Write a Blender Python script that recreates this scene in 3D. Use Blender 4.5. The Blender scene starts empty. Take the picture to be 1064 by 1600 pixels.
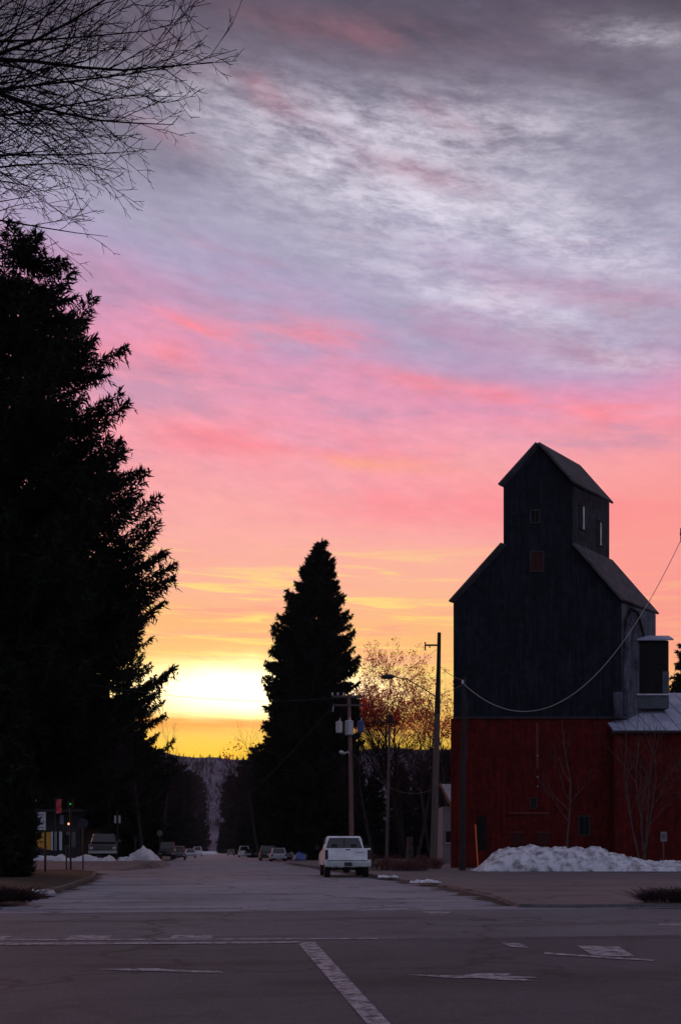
import bpy, bmesh, math, random
import numpy as np
from mathutils import Vector, Matrix
S = bpy.context.scene
COL = S.collection
R = math.radians

# ------------------------------------------------------------------ camera
TH = R(7.6)                       # yaw to the right of the street direction (+Y)
F = 1550.0                        # focal length in reference pixels
HY = 1329.0                       # horizon row
EYE = 1.2
cam_d = bpy.data.cameras.new("camera"); cam = bpy.data.objects.new("camera", cam_d); COL.objects.link(cam)
cam.location = (0, 0, EYE); cam.rotation_euler = (R(90), 0, -TH)
cam_d.sensor_fit = 'VERTICAL'; cam_d.sensor_height = 36.0; cam_d.lens = F/1600*36.0
cam_d.shift_y = (HY-800)/1600.0; cam_d.clip_end = 8000; cam_d.clip_start = 0.1
S.camera = cam
S.render.resolution_x = 680; S.render.resolution_y = 1024

# ------------------------------------------------------------------ world
S.view_settings.view_transform = 'Standard'; S.view_settings.look = 'None'
S.view_settings.exposure = 0.0; S.view_settings.gamma = 1.0
W = bpy.data.worlds.new("World"); S.world = W; W.use_nodes = True
def lin(c):
    return tuple(((x/255)/12.92 if x/255 <= 0.04045 else ((x/255+0.055)/1.055)**2.4) for x in c)
class G:
    """tiny node-graph helper"""
    def __init__(s, nt): s.nt = nt; s.N = nt.nodes; s.L = nt.links
    def put(s, sock, v):
        if isinstance(v, bpy.types.NodeSocket): s.L.new(v, sock)
        elif v is not None:
            if hasattr(sock.default_value, '__len__'):
                v = tuple(v) if hasattr(v, '__len__') else (v,)*len(sock.default_value)
                if len(sock.default_value) == 4 and len(v) == 3: v = v+(1,)
            sock.default_value = v
    def m(s, op, a, b=None, c=None, clamp=False):
        n = s.N.new('ShaderNodeMath'); n.operation = op; n.use_clamp = clamp
        s.put(n.inputs[0], a)
        if b is not None: s.put(n.inputs[1], b)
        if c is not None: s.put(n.inputs[2], c)
        return n.outputs[0]
    def mix(s, f, a, b, mode='MIX'):
        n = s.N.new('ShaderNodeMix'); n.data_type = 'RGBA'; n.blend_type = mode; n.clamp_factor = True
        s.put(n.inputs[0], f); s.put(n.inputs[6], a); s.put(n.inputs[7], b)
        return n.outputs[2]
    def ramp(s, f, stops, interp='LINEAR'):
        n = s.N.new('ShaderNodeValToRGB'); r = n.color_ramp; r.interpolation = interp
        while len(r.elements) < len(stops): r.elements.new(0.5)
        for e, (p, c) in zip(r.elements, stops):
            e.position = p; e.color = (c if hasattr(c, '__len__') else (c, c, c))[:3]+(1,)
        s.put(n.inputs[0], f); return n.outputs[0]
    def noise(s, vec, scale, detail=4, rough=0.5, dist=0.0, dim='3D'):
        n = s.N.new('ShaderNodeTexNoise'); n.noise_dimensions = dim
        s.put(n.inputs['Vector'], vec); n.inputs['Scale'].default_value = scale
        n.inputs['Detail'].default_value = detail; n.inputs['Roughness'].default_value = rough
        n.inputs['Distortion'].default_value = dist
        return n.outputs['Fac']
    def comb(s, x, y, z=0.0):
        n = s.N.new('ShaderNodeCombineXYZ'); s.put(n.inputs[0], x); s.put(n.inputs[1], y); s.put(n.inputs[2], z)
        return n.outputs[0]
    def smooth(s, x, a, b):
        n = s.N.new('ShaderNodeMapRange'); n.interpolation_type = 'SMOOTHSTEP'
        s.put(n.inputs[0], x); n.inputs[1].default_value = a; n.inputs[2].default_value = b
        return n.outputs[0]
    def gauss(s, x, x0, w):
        d = s.m('DIVIDE', s.m('SUBTRACT', x, x0), w)
        return s.m('EXPONENT', s.m('MULTIPLY', s.m('MULTIPLY', d, d), -1.0))

SUN_AZ = -0.09                    # direction of the afterglow, right of camera axis, radians
def build_world():
    nt = W.node_tree; nt.nodes.clear(); g = G(nt)
    tc = g.N.new('ShaderNodeTexCoord'); sep = g.N.new('ShaderNodeSeparateXYZ'); g.L.new(tc.outputs['Generated'], sep.inputs[0])
    x, y, z = sep.outputs
    rx = g.m('ADD', g.m('MULTIPLY', x, math.cos(TH)), g.m('MULTIPLY', y, -math.sin(TH)))
    fy = g.m('ADD', g.m('MULTIPLY', x, math.sin(TH)), g.m('MULTIPLY', y, math.cos(TH)))
    hor = g.m('SQRT', g.m('ADD', g.m('MULTIPLY', rx, rx), g.m('MULTIPLY', fy, fy)))
    hor = g.m('MAXIMUM', hor, 0.02)
    t = g.m('DIVIDE', g.m('MAXIMUM', z, 0.0), hor)
    az = g.m('ARCTAN2', rx, fy)
    def T(py): return (HY-py)/F
    def rot(a, sx, sy, off=0.0):   # direction-space coordinates turned by angle a then stretched
        u = g.m('ADD', g.m('MULTIPLY', az, math.cos(a)), g.m('MULTIPLY', t, math.sin(a)))
        v = g.m('ADD', g.m('MULTIPLY', az, -math.sin(a)), g.m('MULTIPLY', t, math.cos(a)))
        return g.comb(g.m('MULTIPLY', u, sx), g.m('MULTIPLY', v, sy), off)
    def A(px): return math.atan((px-532)/F)
    def blob(px, py, sx, sy, ang):   # one cloud of the sky: centre direction, half sizes (reference pixels), tilt
        du = g.m('SUBTRACT', az, A(px)); dv = g.m('SUBTRACT', t, T(py)); c, q = math.cos(ang), math.sin(ang)
        uu = g.m('DIVIDE', g.m('ADD', g.m('MULTIPLY', du, c), g.m('MULTIPLY', dv, -q)), sx/F)
        vv = g.m('DIVIDE', g.m('ADD', g.m('MULTIPLY', du, q), g.m('MULTIPLY', dv, c)), sy/F)
        return g.m('EXPONENT', g.m('MULTIPLY', g.m('ADD', g.m('MULTIPLY', uu, uu), g.m('MULTIPLY', vv, vv)), -1.0))
    def over(col, f, c): return g.mix(f, col, lin(c))
    big = g.noise(rot(-0.30, 4, 9, 3.1), 1.0, 6, 0.58, 0.2)
    med = g.noise(rot(-0.12, 9, 30, 7.7), 1.0, 6, 0.6, 0.3)
    fine = g.noise(rot(-0.18, 34, 95, 1.7), 1.0, 6, 0.68, 0.2)
    hi = g.smooth(t, 0.36, 0.50)
    tp = g.m('ADD', t, g.m('MULTIPLY', hi, g.m('ADD', g.m('MULTIPLY', az, 0.16), 0.030)))
    tp = g.m('SUBTRACT', tp, g.m('MULTIPLY', g.smooth(t, 0.56, 0.68), g.m('MULTIPLY', az, 0.16)))
    tp = g.m('ADD', tp, g.m('MULTIPLY', g.m('SUBTRACT', big, 0.5), g.m('MULTIPLY', 0.22, g.smooth(t, 0.25, 0.5))))
    tp = g.m('ADD', tp, g.m('MULTIPLY', g.m('SUBTRACT', med, 0.5), 0.04))
    stops = [(1329, (255, 190, 40)), (1185, (255, 205, 50)), (1120, (255, 200, 95)), (1050, (255, 196, 112)), (975, (252, 184, 126)),
             (920, (252, 182, 150)), (830, (251, 172, 167)), (720, (246, 162, 174)), (620, (236, 155, 181)), (550, (222, 152, 186)),
             (490, (194, 156, 192)), (410, (176, 163, 195)), (310, (168, 163, 188)), (210, (148, 143, 165)), (90, (112, 104, 122)), (-20, (88, 80, 96)), (-220, (92, 92, 112))]
    base = g.ramp(tp, [(T(p), lin(c)) for p, c in stops])
    col = base
    # mauve-grey cloud bars across the pink
    c1 = g.noise(rot(-0.14, 5, 22, 11.0), 1.0, 6, 0.58, 0.3)
    n1 = g.smooth(c1, 0.40, 0.62)
    f1 = g.m('MULTIPLY', g.smooth(c1, 0.50, 0.66), g.m('MULTIPLY', g.smooth(t, 0.34, 0.44), g.m('SUBTRACT', 0.6, g.m('MULTIPLY', g.smooth(t, 0.56, 0.66), 0.6))))
    col = over(col, f1, (190, 150, 182))
    for q in ((330, 600, 130, 22, .05), (980, 705, 150, 26, .05), (420, 690, 150, 12, .0), (240, 520, 120, 30, .3), (760, 560, 160, 22, .3)):
        col = over(col, g.m('MULTIPLY', blob(*q), g.m('MULTIPLY', n1, .75)), (176, 146, 180))
    # peach and hot pink cloud edges
    c2 = g.noise(rot(-0.22, 6, 20, 23.0), 1.0, 6, 0.6, 0.3); n2 = g.smooth(c2, 0.34, 0.64)
    for q in ((230, 570, 110, 28, .05), (560, 705, 190, 26, .1), (300, 517, 45, 7, .35), (700, 610, 260, 16, .25), (520, 520, 120, 22, .1), (1000, 850, 200, 90, .1), (1010, 665, 60, 6, .1), (420, 540, 120, 26, .15), (860, 660, 200, 24, .2), (330, 690, 150, 30, .05), (640, 790, 300, 40, .1)):
        col = over(col, g.m('MULTIPLY', blob(*q), g.m('MULTIPLY', n2, .75)), (254, 138, 150))
    col = over(col, g.m('MULTIPLY', blob(570, 725, 130, 13, .05), g.m('MULTIPLY', n2, .7)), (255, 172, 140))
    # bright broken veil of high cloud
    c3 = g.noise(rot(-0.24, 11, 34, 5.0), 1.0, 8, 0.66, 0.15)
    veil = g.m('ADD', g.m('MULTIPLY', g.smooth(c3, 0.30, 0.70), .80), g.m('MULTIPLY', g.smooth(fine, 0.38, 0.64), .45))
    for q in ((720, 330, 330, 90, .28), (900, 415, 170, 32, .38), (760, 480, 220, 30, .35), (950, 590, 90, 18, .15), (560, 285, 160, 50, .2), (1000, 110, 90, 22, .3), (600, 200, 340, 60, .1)):
        col = over(col, g.m('MULTIPLY', blob(*q), g.m('MULTIPLY', veil, .64)), (228, 222, 238))
    # slate undersides
    c4 = g.noise(rot(-0.32, 6, 17, 41.0), 1.0, 6, 0.62, 0.3)
    f4 = g.m('MULTIPLY', g.smooth(c4, 0.48, 0.72), g.m('MULTIPLY', g.smooth(t, 0.50, 0.62), 0.27))
    col = over(col, f4, (118, 112, 136))
    # dull rose patches high up
    c5 = g.noise(rot(-0.45, 6, 14, 57.0), 1.0, 5, 0.6, 0.3); n5 = g.smooth(c5, 0.32, 0.66)
    for q in ((400, 150, 130, 32, .45), (960, 525, 170, 48, .25), (380, 120, 60, 14, .5), (880, 560, 120, 20, .3), (640, 270, 110, 22, .3), (560, 50, 220, 30, .1), (270, 225, 60, 18, .3), (700, 190, 60, 20, .5), (460, 262, 40, 12, .2)):
        col = over(col, g.m('MULTIPLY', blob(*q), g.m('MULTIPLY', n5, .46)), (184, 124, 138))
    # vignette painted into the sky colour: upper corners pulled darker
    edge = g.m('MULTIPLY', g.smooth(g.m('ABSOLUTE', az), 0.18, 0.36), g.m('MULTIPLY', g.smooth(t, 0.55, 0.85), 0.45))
    col = over(col, edge, (80, 74, 88))
    # small ripples over the whole deck
    rip = g.ramp(fine, [(0.30, (.91, .91, .92)), (0.70, (1.08, 1.075, 1.06))])
    col = g.mix(g.smooth(t, 0.20, 0.45), col, g.mix(1.0, col, rip, 'MULTIPLY'))
    # thin horizontal gold ribs low down
    c6 = g.noise(rot(-0.03, 7, 105, 2.0), 1.0, 5, 0.6, 0.8)
    side = g.m('MULTIPLY', g.smooth(az, 0.10, 0.30), g.m('MULTIPLY', g.smooth(t, 0.12, 0.22), g.m('SUBTRACT', 1.0, g.smooth(t, 0.30, 0.44))))
    col = g.mix(g.m('MULTIPLY', side, .8), col, lin((252, 146, 142)))
    low = g.m('MULTIPLY', g.smooth(t, 0.10, 0.17), g.m('SUBTRACT', 1.0, g.smooth(t, 0.24, 0.34)))
    col = g.mix(g.m('MULTIPLY', g.smooth(c6, 0.48, 0.66), g.m('MULTIPLY', low, g.m('SUBTRACT', 0.8, g.m('MULTIPLY', g.smooth(az, 0.0, 0.24), 0.62)))), col, lin((255, 228, 122)))
    col = g.mix(g.m('MULTIPLY', g.smooth(c6, 0.54, 0.40), 0.0), col, lin((244, 140, 120)))
    c7 = g.noise(rot(0.02, 5, 80, 31.0), 1.0, 5, 0.6, 0.6)
    col = g.mix(g.m('MULTIPLY', g.smooth(c7, 0.50, 0.66), g.m('MULTIPLY', low, 0.55)), col, lin((250, 158, 140)))
    # afterglow where the sun went down
    gl = g.m('MULTIPLY', g.gauss(az, SUN_AZ, 0.15), g.gauss(g.m('ADD', t, g.m('MULTIPLY', g.m('SUBTRACT', c6, 0.5), 0.02)), T(1080), 0.036))
    col = g.mix(g.m('MULTIPLY', gl, 0.55), col, lin((255, 246, 150)))
    gl2 = g.m('MULTIPLY', g.gauss(az, SUN_AZ+0.005, 0.145), g.gauss(g.m('ADD', t, g.m('MULTIPLY', g.m('SUBTRACT', med, 0.5), 0.03)), T(1080), 0.031))
    add = g.mix(g.smooth(gl2, 0.10, 0.95), (0, 0, 0), (1.5, 1.35, .9))
    col = g.mix(1.0, col, add, 'ADD')
    # orange bar under the brightest part
    bar = g.m('MULTIPLY', g.gauss(g.m('ADD', t, g.m('MULTIPLY', g.m('SUBTRACT', c6, 0.5), 0.015)), T(1133), 0.007), 0.8)
    col = g.mix(bar, col, lin((250, 160, 70)))
    # away from the sunset, the rest of the vault is dim and bluish
    back = g.smooth(g.m('MULTIPLY', fy, -1.0), -0.75, 0.25)
    up = g.smooth(z, 0.68, 0.95)
    col = g.mix(back, col, BACK)
    col = g.mix(up, col, ZEN)
    sky = g.N.new('ShaderNodeTexSky'); sky.sky_type = 'NISHITA'; sky.sun_disc = False
    sky.sun_elevation = R(2.0); sky.sun_rotation = TH+SUN_AZ
    b1 = g.N.new('ShaderNodeBackground'); g.L.new(sky.outputs[0], b1.inputs[0]); b1.inputs[1].default_value = 0.008
    b2 = g.N.new('ShaderNodeBackground'); g.put(b2.inputs[0], col); b2.inputs[1].default_value = 1.0
    ad = g.N.new('ShaderNodeAddShader'); g.L.new(b1.outputs[0], ad.inputs[0]); g.L.new(b2.outputs[0], ad.inputs[1])
    out = g.N.new('ShaderNodeOutputWorld'); g.L.new(ad.outputs[0], out.inputs[0])
BACK = (0.30, 0.315, 0.43)
ZEN = (0.26, 0.25, 0.33)
build_world()
sd = bpy.data.lights.new("sun", 'SUN'); sd.energy = 0.5; sd.angle = R(10); sd.color = (1.0, 0.42, 0.38)
so = bpy.data.objects.new("sun", sd); COL.objects.link(so)
_a = TH-0.55
so.rotation_euler = Vector((-math.sin(_a), -math.cos(_a), -math.tan(R(7)))).to_track_quat('-Z', 'Y').to_euler()

# ------------------------------------------------------------------ helpers
CX = Vector((math.cos(TH), -math.sin(TH), 0)); CY = Vector((math.sin(TH), math.cos(TH), 0))
def P(px, D, z=0.0):              # world point on column px, D metres ahead, height z
    v = CX*((px-532)/F*D) + CY*D; return Vector((v.x, v.y, z))
def Z(py, D): return EYE+(HY-py)/F*D
def PT(px, py, D): return P(px, D, Z(py, D))

def mat(name, c, rough=0.8, c2=None, scale=3.0, stretch=(1, 1, 1), bump=0.0, bscale=None, spec=0.3, metal=0.0, detail=5, lo=0.35, hi=0.65, trans=None, coat=0.0):
    m = bpy.data.materials.new(name); m.use_nodes = True; nt = m.node_tree; g = G(nt)
    b = nt.nodes['Principled BSDF']
    b.inputs['Roughness'].default_value = rough; b.inputs['Specular IOR Level'].default_value = spec
    b.inputs['Metallic'].default_value = metal; b.inputs['Coat Weight'].default_value = coat
    tc = g.N.new('ShaderNodeTexCoord'); mp = g.N.new('ShaderNodeMapping')
    g.L.new(tc.outputs['Object'], mp.inputs[0]); mp.inputs['Scale'].default_value = stretch
    if c2 is not None:
        f = g.noise(mp.outputs[0], scale, detail, 0.6)
        g.L.new(g.ramp(f, [(lo, c), (hi, c2)]), b.inputs['Base Color'])
    else: b.inputs['Base Color'].default_value = tuple(c)+(1,)
    if bump:
        bn = g.N.new('ShaderNodeBump'); bn.inputs['Strength'].default_value = bump; bn.inputs['Distance'].default_value = 0.05
        g.L.new(g.noise(mp.outputs[0], bscale or scale*4, 6, 0.6), bn.inputs['Height']); g.L.new(bn.outputs[0], b.inputs['Normal'])
    if trans:
        tr = g.N.new('ShaderNodeBsdfTranslucent'); tr.inputs[0].default_value = tuple(trans)+(1,)
        mx = g.N.new('ShaderNodeMixShader'); mx.inputs[0].default_value = 0.6
        g.L.new(b.outputs[0], mx.inputs[1]); g.L.new(tr.outputs[0], mx.inputs[2])
        g.L.new(mx.outputs[0], nt.nodes['Material Output'].inputs[0])
    return m
def glowmat(name, c, e):
    m = mat(name, c); b = m.node_tree.nodes['Principled BSDF']
    b.inputs['Emission Color'].default_value = tuple(c)+(1,); b.inputs['Emission Strength'].default_value = e; return m

class MB:
    def __init__(s): s.v = []; s.f = []
    def add(s, vs, fs):
        o = len(s.v); s.v += [tuple(v) for v in vs]; s.f += [tuple(i+o for i in f) for f in fs]; return s
    def box(s, c, d, M=None):
        x, y, z = [k/2 for k in d]; c = Vector(c)
        vs = [Vector((i*x, j*y, k*z)) for k in (-1, 1) for j in (-1, 1) for i in (-1, 1)]
        vs = [(M @ v if M else v)+c for v in vs]
        return s.add(vs, [(0, 2, 3, 1), (4, 5, 7, 6), (0, 1, 5, 4), (2, 6, 7, 3), (0, 4, 6, 2), (1, 3, 7, 5)])
    def prism(s, poly, off):      # polygon (3-D points) swept by vector off
        n = len(poly); a = [Vector(p) for p in poly]; b = [p+Vector(off) for p in a]
        return s.add(a+b, [tuple(range(n))[::-1], tuple(range(n, 2*n))]+[(i, (i+1) % n, (i+1) % n+n, i+n) for i in range(n)])
    def tube(s, pts, rad, n=6, cap=True):
        pts = [Vector(p) for p in pts]
        if not hasattr(rad, '__len__'): rad = [rad]*len(pts)
        vs = []; u = None
        for i, p in enumerate(pts):
            t = (pts[min(i+1, len(pts)-1)]-pts[max(i-1, 0)]).normalized()
            if u is None: u = t.orthogonal().normalized()
            u = (u-t*u.dot(t))
            if u.length < 1e-5: u = t.orthogonal()
            u.normalize(); w = t.cross(u)
            for k in range(n):
                a = 2*math.pi*k/n; vs.append(p+(u*math.cos(a)+w*math.sin(a))*rad[i])
        fs = [(i*n+k, i*n+(k+1) % n, (i+1)*n+(k+1) % n, (i+1)*n+k) for i in range(len(pts)-1) for k in range(n)]
        if cap: fs += [tuple(range(n))[::-1], tuple(range((len(pts)-1)*n, len(pts)*n))]
        return s.add(vs, fs)
    def build(s, name, m, parent=None, bevel=0, smooth=False, label=None):
        me = bpy.data.meshes.new(name); me.from_pydata(s.v, [], s.f); me.update()
        bm = bmesh.new(); bm.from_mesh(me)
        if len(s.v) < 60000: bmesh.ops.recalc_face_normals(bm, faces=bm.faces)
        bm.to_mesh(me); bm.free()
        o = bpy.data.objects.new(name, me); COL.objects.link(o); me.materials.append(m)
        if parent: o.parent = parent
        if bevel:
            b = o.modifiers.new('bevel', 'BEVEL'); b.width = bevel; b.segments = 2; b.limit_method = 'ANGLE'
        if smooth:
            for p in me.polygons: p.use_smooth = True
        if label: o['label'] = label
        return o
def raw(name, verts, faces_n, m, parent=None):   # numpy verts, all faces with faces_n corners in order
    me = bpy.data.meshes.new(name); nv = len(verts); nf = nv//faces_n
    me.vertices.add(nv); me.vertices.foreach_set('co', verts.astype(np.float32).ravel())
    me.loops.add(nv); me.loops.foreach_set('vertex_index', np.arange(nv, dtype=np.int32))
    me.polygons.add(nf); me.polygons.foreach_set('loop_start', np.arange(nf, dtype=np.int32)*faces_n)
    me.update(calc_edges=True); me.validate()
    o = bpy.data.objects.new(name, me); COL.objects.link(o); me.materials.append(m)
    if parent: o.parent = parent
    return o
def tag(o, label=None, cat=None, group=None, kind=None):
    if label: o['label'] = label
    if cat: o['category'] = cat
    if group: o['group'] = group
    if kind: o['kind'] = kind
    return o
def thing(name, label, cat, loc=(0, 0, 0), rz=0.0, group=None):
    o = bpy.data.objects.new(name, None); COL.objects.link(o); o.location = loc; o.rotation_euler = (0, 0, rz)
    return tag(o, label, cat, group)
def copy_tree(o, parent=None):
    c = o.copy(); COL.objects.link(c)
    if parent: c.parent = parent
    for ch in [k for k in bpy.data.objects if k.parent == o]: copy_tree(ch, c)
    return c
def dup(o, loc, rz, label, scale=None, group=None):
    c = copy_tree(o); c.location = loc; c.rotation_euler = (0, 0, rz); c['label'] = label
    if group: c['group'] = group
    if scale: c.scale = (scale,)*3 if not hasattr(scale, '__len__') else scale
    return c

# ------------------------------------------------------------------ materials
M = {}
M['bark'] = mat('dark bark', (.018, .015, .016), .95, (.035, .028, .028), 3, (1, 1, .2), .6)
M['needle'] = mat('needles', (.008, .011, .008), .9, (.016, .02, .014), 1.2, spec=.1)
M['twig'] = mat('twigs', (.02, .014, .016), .95, (.034, .02, .022), 2, spec=.05)
M['palebark'] = mat('pale bark', (.11, .085, .085), .9, (.05, .038, .038), 5, (1, 1, .4), spec=.1)
M['leafred'] = mat('russet leaves', (.16, .03, .02), .8, (.26, .06, .04), 2, trans=(.95, .13, .11), spec=.1)
M['polewood'] = mat('pole wood', (.075, .055, .055), .9, (.12, .09, .085), 4, (3, 3, .3), .4)
M['polewarm'] = mat('reddish pole wood', (.15, .075, .06), .9, (.20, .12, .11), 4, (3, 3, .3), .4)
M['poledark'] = mat('tarred pole', (.012, .011, .012), .9, (.03, .026, .026), 4, (3, 3, .3), .4)
M['darkmetal'] = mat('dark metal', (.02, .02, .024), .5)
M['galv'] = mat('galvanised', (.36, .37, .42), .45, (.45, .46, .5), 6, metal=.3)
M['blueg'] = mat('blue enamel', (.03, .06, .20), .5)
M['wire'] = mat('wire', (.02, .02, .024), .6)
M['palewire'] = mat('pale wire', (.40, .36, .38), .6)
M['snow'] = mat('dirty snow', (.60, .60, .68), .8, (.13, .11, .12), 2.2, bump=.8, bscale=5, lo=.44, hi=.70, spec=.3)
M['snowc'] = mat('clean snow', (.62, .62, .68), .8, (.45, .44, .49), 2.5, bump=.6, bscale=6)
M['glass'] = mat('dark glass', (.015, .017, .022), .12, spec=.6)
M['white'] = mat('white paint', (.78, .79, .85), .35, (.58, .58, .63), 2.5, coat=.4)
M['tyre'] = mat('tyre rubber', (.012, .012, .013), .85)
M['chrome'] = mat('worn chrome', (.40, .43, .44), .3, (.28, .30, .31), 6, metal=.7)
M['red'] = mat('tail light red', (.035, .006, .008), .3)
M['black'] = mat('black trim', (.01, .01, .011), .6)

# ------------------------------------------------------------------ setting: ground, streets
def asphalt(name, c, c2, marks=True):
    m = bpy.data.materials.new(name); m.use_nodes = True; g = G(m.node_tree); b = m.node_tree.nodes['Principled BSDF']
    tc = g.N.new('ShaderNodeTexCoord'); sp = g.N.new('ShaderNodeSeparateXYZ'); g.L.new(tc.outputs['Object'], sp.inputs[0])
    v = tc.outputs['Object']
    big = g.noise(v, .22, 5, .6, .4); sm = g.noise(v, 9, 5, .7)
    col = g.ramp(big, [(.34, c), (.66, c2)])
    col = g.mix(g.m('MULTIPLY', g.smooth(sm, .35, .7), .35), col, tuple(k*.45 for k in c))
    gr = g.noise(v, 42, 4, .85); col = g.mix(g.m('MULTIPLY', g.smooth(gr, .50, .62), .5), col, tuple(k*2.0 for k in c2))
    # tar seams and wheel-polished strips
    pt = g.noise(v, 1.3, 6, .7, .3); col = g.mix(g.m('MULTIPLY', g.smooth(pt, .50, .62), .35), col, tuple(k*.55 for k in c)); sa = g.noise(v, 2.1, 8, .8, .5); col = g.mix(g.m('MULTIPLY', g.smooth(sa, .56, .70), .35), col, tuple(k*1.7 for k in c2))
    vv = g.comb(g.m('MULTIPLY', sp.outputs[0], .12), g.m('MULTIPLY', sp.outputs[1], .9), 0)
    st = g.noise(vv, 1.0, 4, .55, .6); col = g.mix(g.m('MULTIPLY', g.smooth(st, .54, .68), .55), col, tuple(k*.35 for k in c))
    vr = g.N.new('ShaderNodeTexVoronoi'); vr.feature = 'DISTANCE_TO_EDGE'; vr.inputs['Scale'].default_value = .16
    wv = g.N.new('ShaderNodeVectorMath'); wv.operation = 'ADD'; nn = g.N.new('ShaderNodeTexNoise'); nn.inputs['Scale'].default_value = .8; nn.inputs['Detail'].default_value = 5
    g.L.new(v, nn.inputs['Vector']); g.L.new(v, wv.inputs[0]); sc = g.N.new('ShaderNodeVectorMath'); sc.operation = 'SCALE'; sc.inputs[3].default_value = 2.6
    g.L.new(nn.outputs['Color'], sc.inputs[0]); g.L.new(sc.outputs[0], wv.inputs[1]); g.L.new(wv.outputs[0], vr.inputs['Vector'])
    cr = g.m('SUBTRACT', 1.0, g.smooth(vr.outputs['Distance'], .004, .016))
    col = g.mix(g.m('MULTIPLY', cr, .55), col, (.008, .008, .009))
    g.L.new(col, b.inputs['Base Color'])
    b.inputs['Roughness'].default_value = .78; b.inputs['Specular IOR Level'].default_value = .3
    bn = g.N.new('ShaderNodeBump'); bn.inputs['Strength'].default_value = .5; bn.inputs['Distance'].default_value = .02
    g.L.new(g.m('ADD', gr, sm), bn.inputs['Height']); g.L.new(bn.outputs[0], b.inputs['Normal'])
    return m
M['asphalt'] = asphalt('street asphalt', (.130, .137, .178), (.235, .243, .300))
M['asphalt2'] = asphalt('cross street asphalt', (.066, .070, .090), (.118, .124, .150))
M['asphalt3'] = asphalt('near asphalt', (.040, .042, .056), (.070, .073, .092))  # darker near panel, with the vignette's dim foreground also put into its colour
M['lot'] = asphalt('gravel lot', (.085, .072, .082), (.15, .128, .14))
M['earth'] = mat('earth', (.03, .025, .024), .95, (.055, .045, .04), .5, bump=.5, bscale=3)
M['grass'] = mat('winter grass', (.008, .008, .006), .95, (.024, .019, .015), 1.5, bump=.8, bscale=9)
M['kerb'] = mat('concrete kerb', (.10, .09, .098), .85, (.045, .04, .042), 1.3, bump=.3)
M['paint'] = mat('worn road paint', (.33, .31, .36), .8, (.17, .155, .18), 9.0, (1, 1, 1), lo=.45, hi=.62, bump=.2)

nt = M['paint'].node_tree; g = G(nt); tcp = nt.nodes['Texture Coordinate']     # paint worn through to the asphalt
tb = g.N.new('ShaderNodeBsdfTransparent'); mxs = g.N.new('ShaderNodeMixShader')
wn1 = g.noise(tcp.outputs['Object'], 5.0, 6, .75); g.L.new(g.m('MULTIPLY', g.smooth(wn1, .42, .66), .7), mxs.inputs[0])
g.L.new(nt.nodes['Principled BSDF'].outputs[0], mxs.inputs[1]); g.L.new(tb.outputs[0], mxs.inputs[2]); g.L.new(mxs.outputs[0], nt.nodes['Material Output'].inputs[0])
def sheet(name, pts, z, m, kind='structure', th=0.0):
    b = MB()
    if th: b.prism([(x, y, z-th) for x, y in pts], (0, 0, th))
    else: b.add([(x, y, z) for x, y in pts], [tuple(range(len(pts)))])
    return tag(b.build(name, m), kind=kind)
sheet('ground', [(-4000, -300), (4000, -300), (4000, 6000), (-4000, 6000)], -.03, M['earth'])
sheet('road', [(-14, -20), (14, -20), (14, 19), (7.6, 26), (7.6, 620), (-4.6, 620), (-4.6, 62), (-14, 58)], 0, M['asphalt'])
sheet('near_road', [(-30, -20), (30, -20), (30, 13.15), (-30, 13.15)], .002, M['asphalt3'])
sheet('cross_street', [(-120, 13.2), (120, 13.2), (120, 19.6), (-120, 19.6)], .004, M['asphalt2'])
# right-hand lot with its kerb
right_edge = [(7.6, 600), (7.6, 30), (7.3, 25), (6.7, 21.5), (6.5, 20.2), (7.2, 19.9), (9, 19.8), (120, 19.8)]
def ragged(pts, amp, step, seed):
    rn = random.Random(seed); q = []; off = 0
    for i in range(len(pts)-1):
        a = Vector(pts[i]); c = Vector(pts[i+1]); L = (c-a).length; k = max(1, int(min(L, 60)/step)); t = (c-a).normalized(); nn = Vector((-t.y, t.x))
        for j in range(k): off = off*.6+rn.gauss(0, amp); p = a.lerp(c, j/k)+nn*off; q.append((p.x, p.y))
    return q+[tuple(pts[-1])]
sheet('gravel_lot', ragged([(7.6, 600), (7.6, 90), (7.6, 60), (7.6, 30), (7.3, 25), (6.7, 21.5), (6.5, 20.3), (7.4, 20.0), (9, 19.9), (30, 19.9), (120, 19.9)], .055, .3, 5)+[(120, 600)], .075, M['lot'], th=.1)
left_edge = [(-4.7, 21), (-4.5, 24), (-4.5, 32), (-5.0, 44), (-5.9, 53), (-7.5, 57.5), (-14, 60)]
sheet('grass_island', [(-60, 20), (-7, 20)]+left_edge+[(-60, 56)], .10, M['grass'], th=.13)
def kerb(pts, w, z, name):
    b = MB(); n = len(pts); L = []; Rr = []
    for i, p in enumerate(pts):
        a = Vector(pts[max(i-1, 0)]); c = Vector(pts[min(i+1, n-1)]); t = (c-a).normalized(); nn = Vector((-t.y, t.x))
        q = Vector(p); L.append(q-nn*w); Rr.append(q)
    vs = [(q.x, q.y, -.02) for q in L]+[(q.x, q.y, z) for q in L]+[(q.x, q.y, z) for q in Rr]
    fs = []
    for i in range(n-1): fs += [(i, i+1, n+i+1, n+i), (n+i, n+i+1, 2*n+i+1, 2*n+i)]
    b.add(vs, fs); return tag(b.build(name, M['kerb']), kind='structure')
kerb([(-60, 20), (-7, 20), (-4.9, 20.9)]+left_edge[1:], .16, .115, 'kerb')
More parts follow.
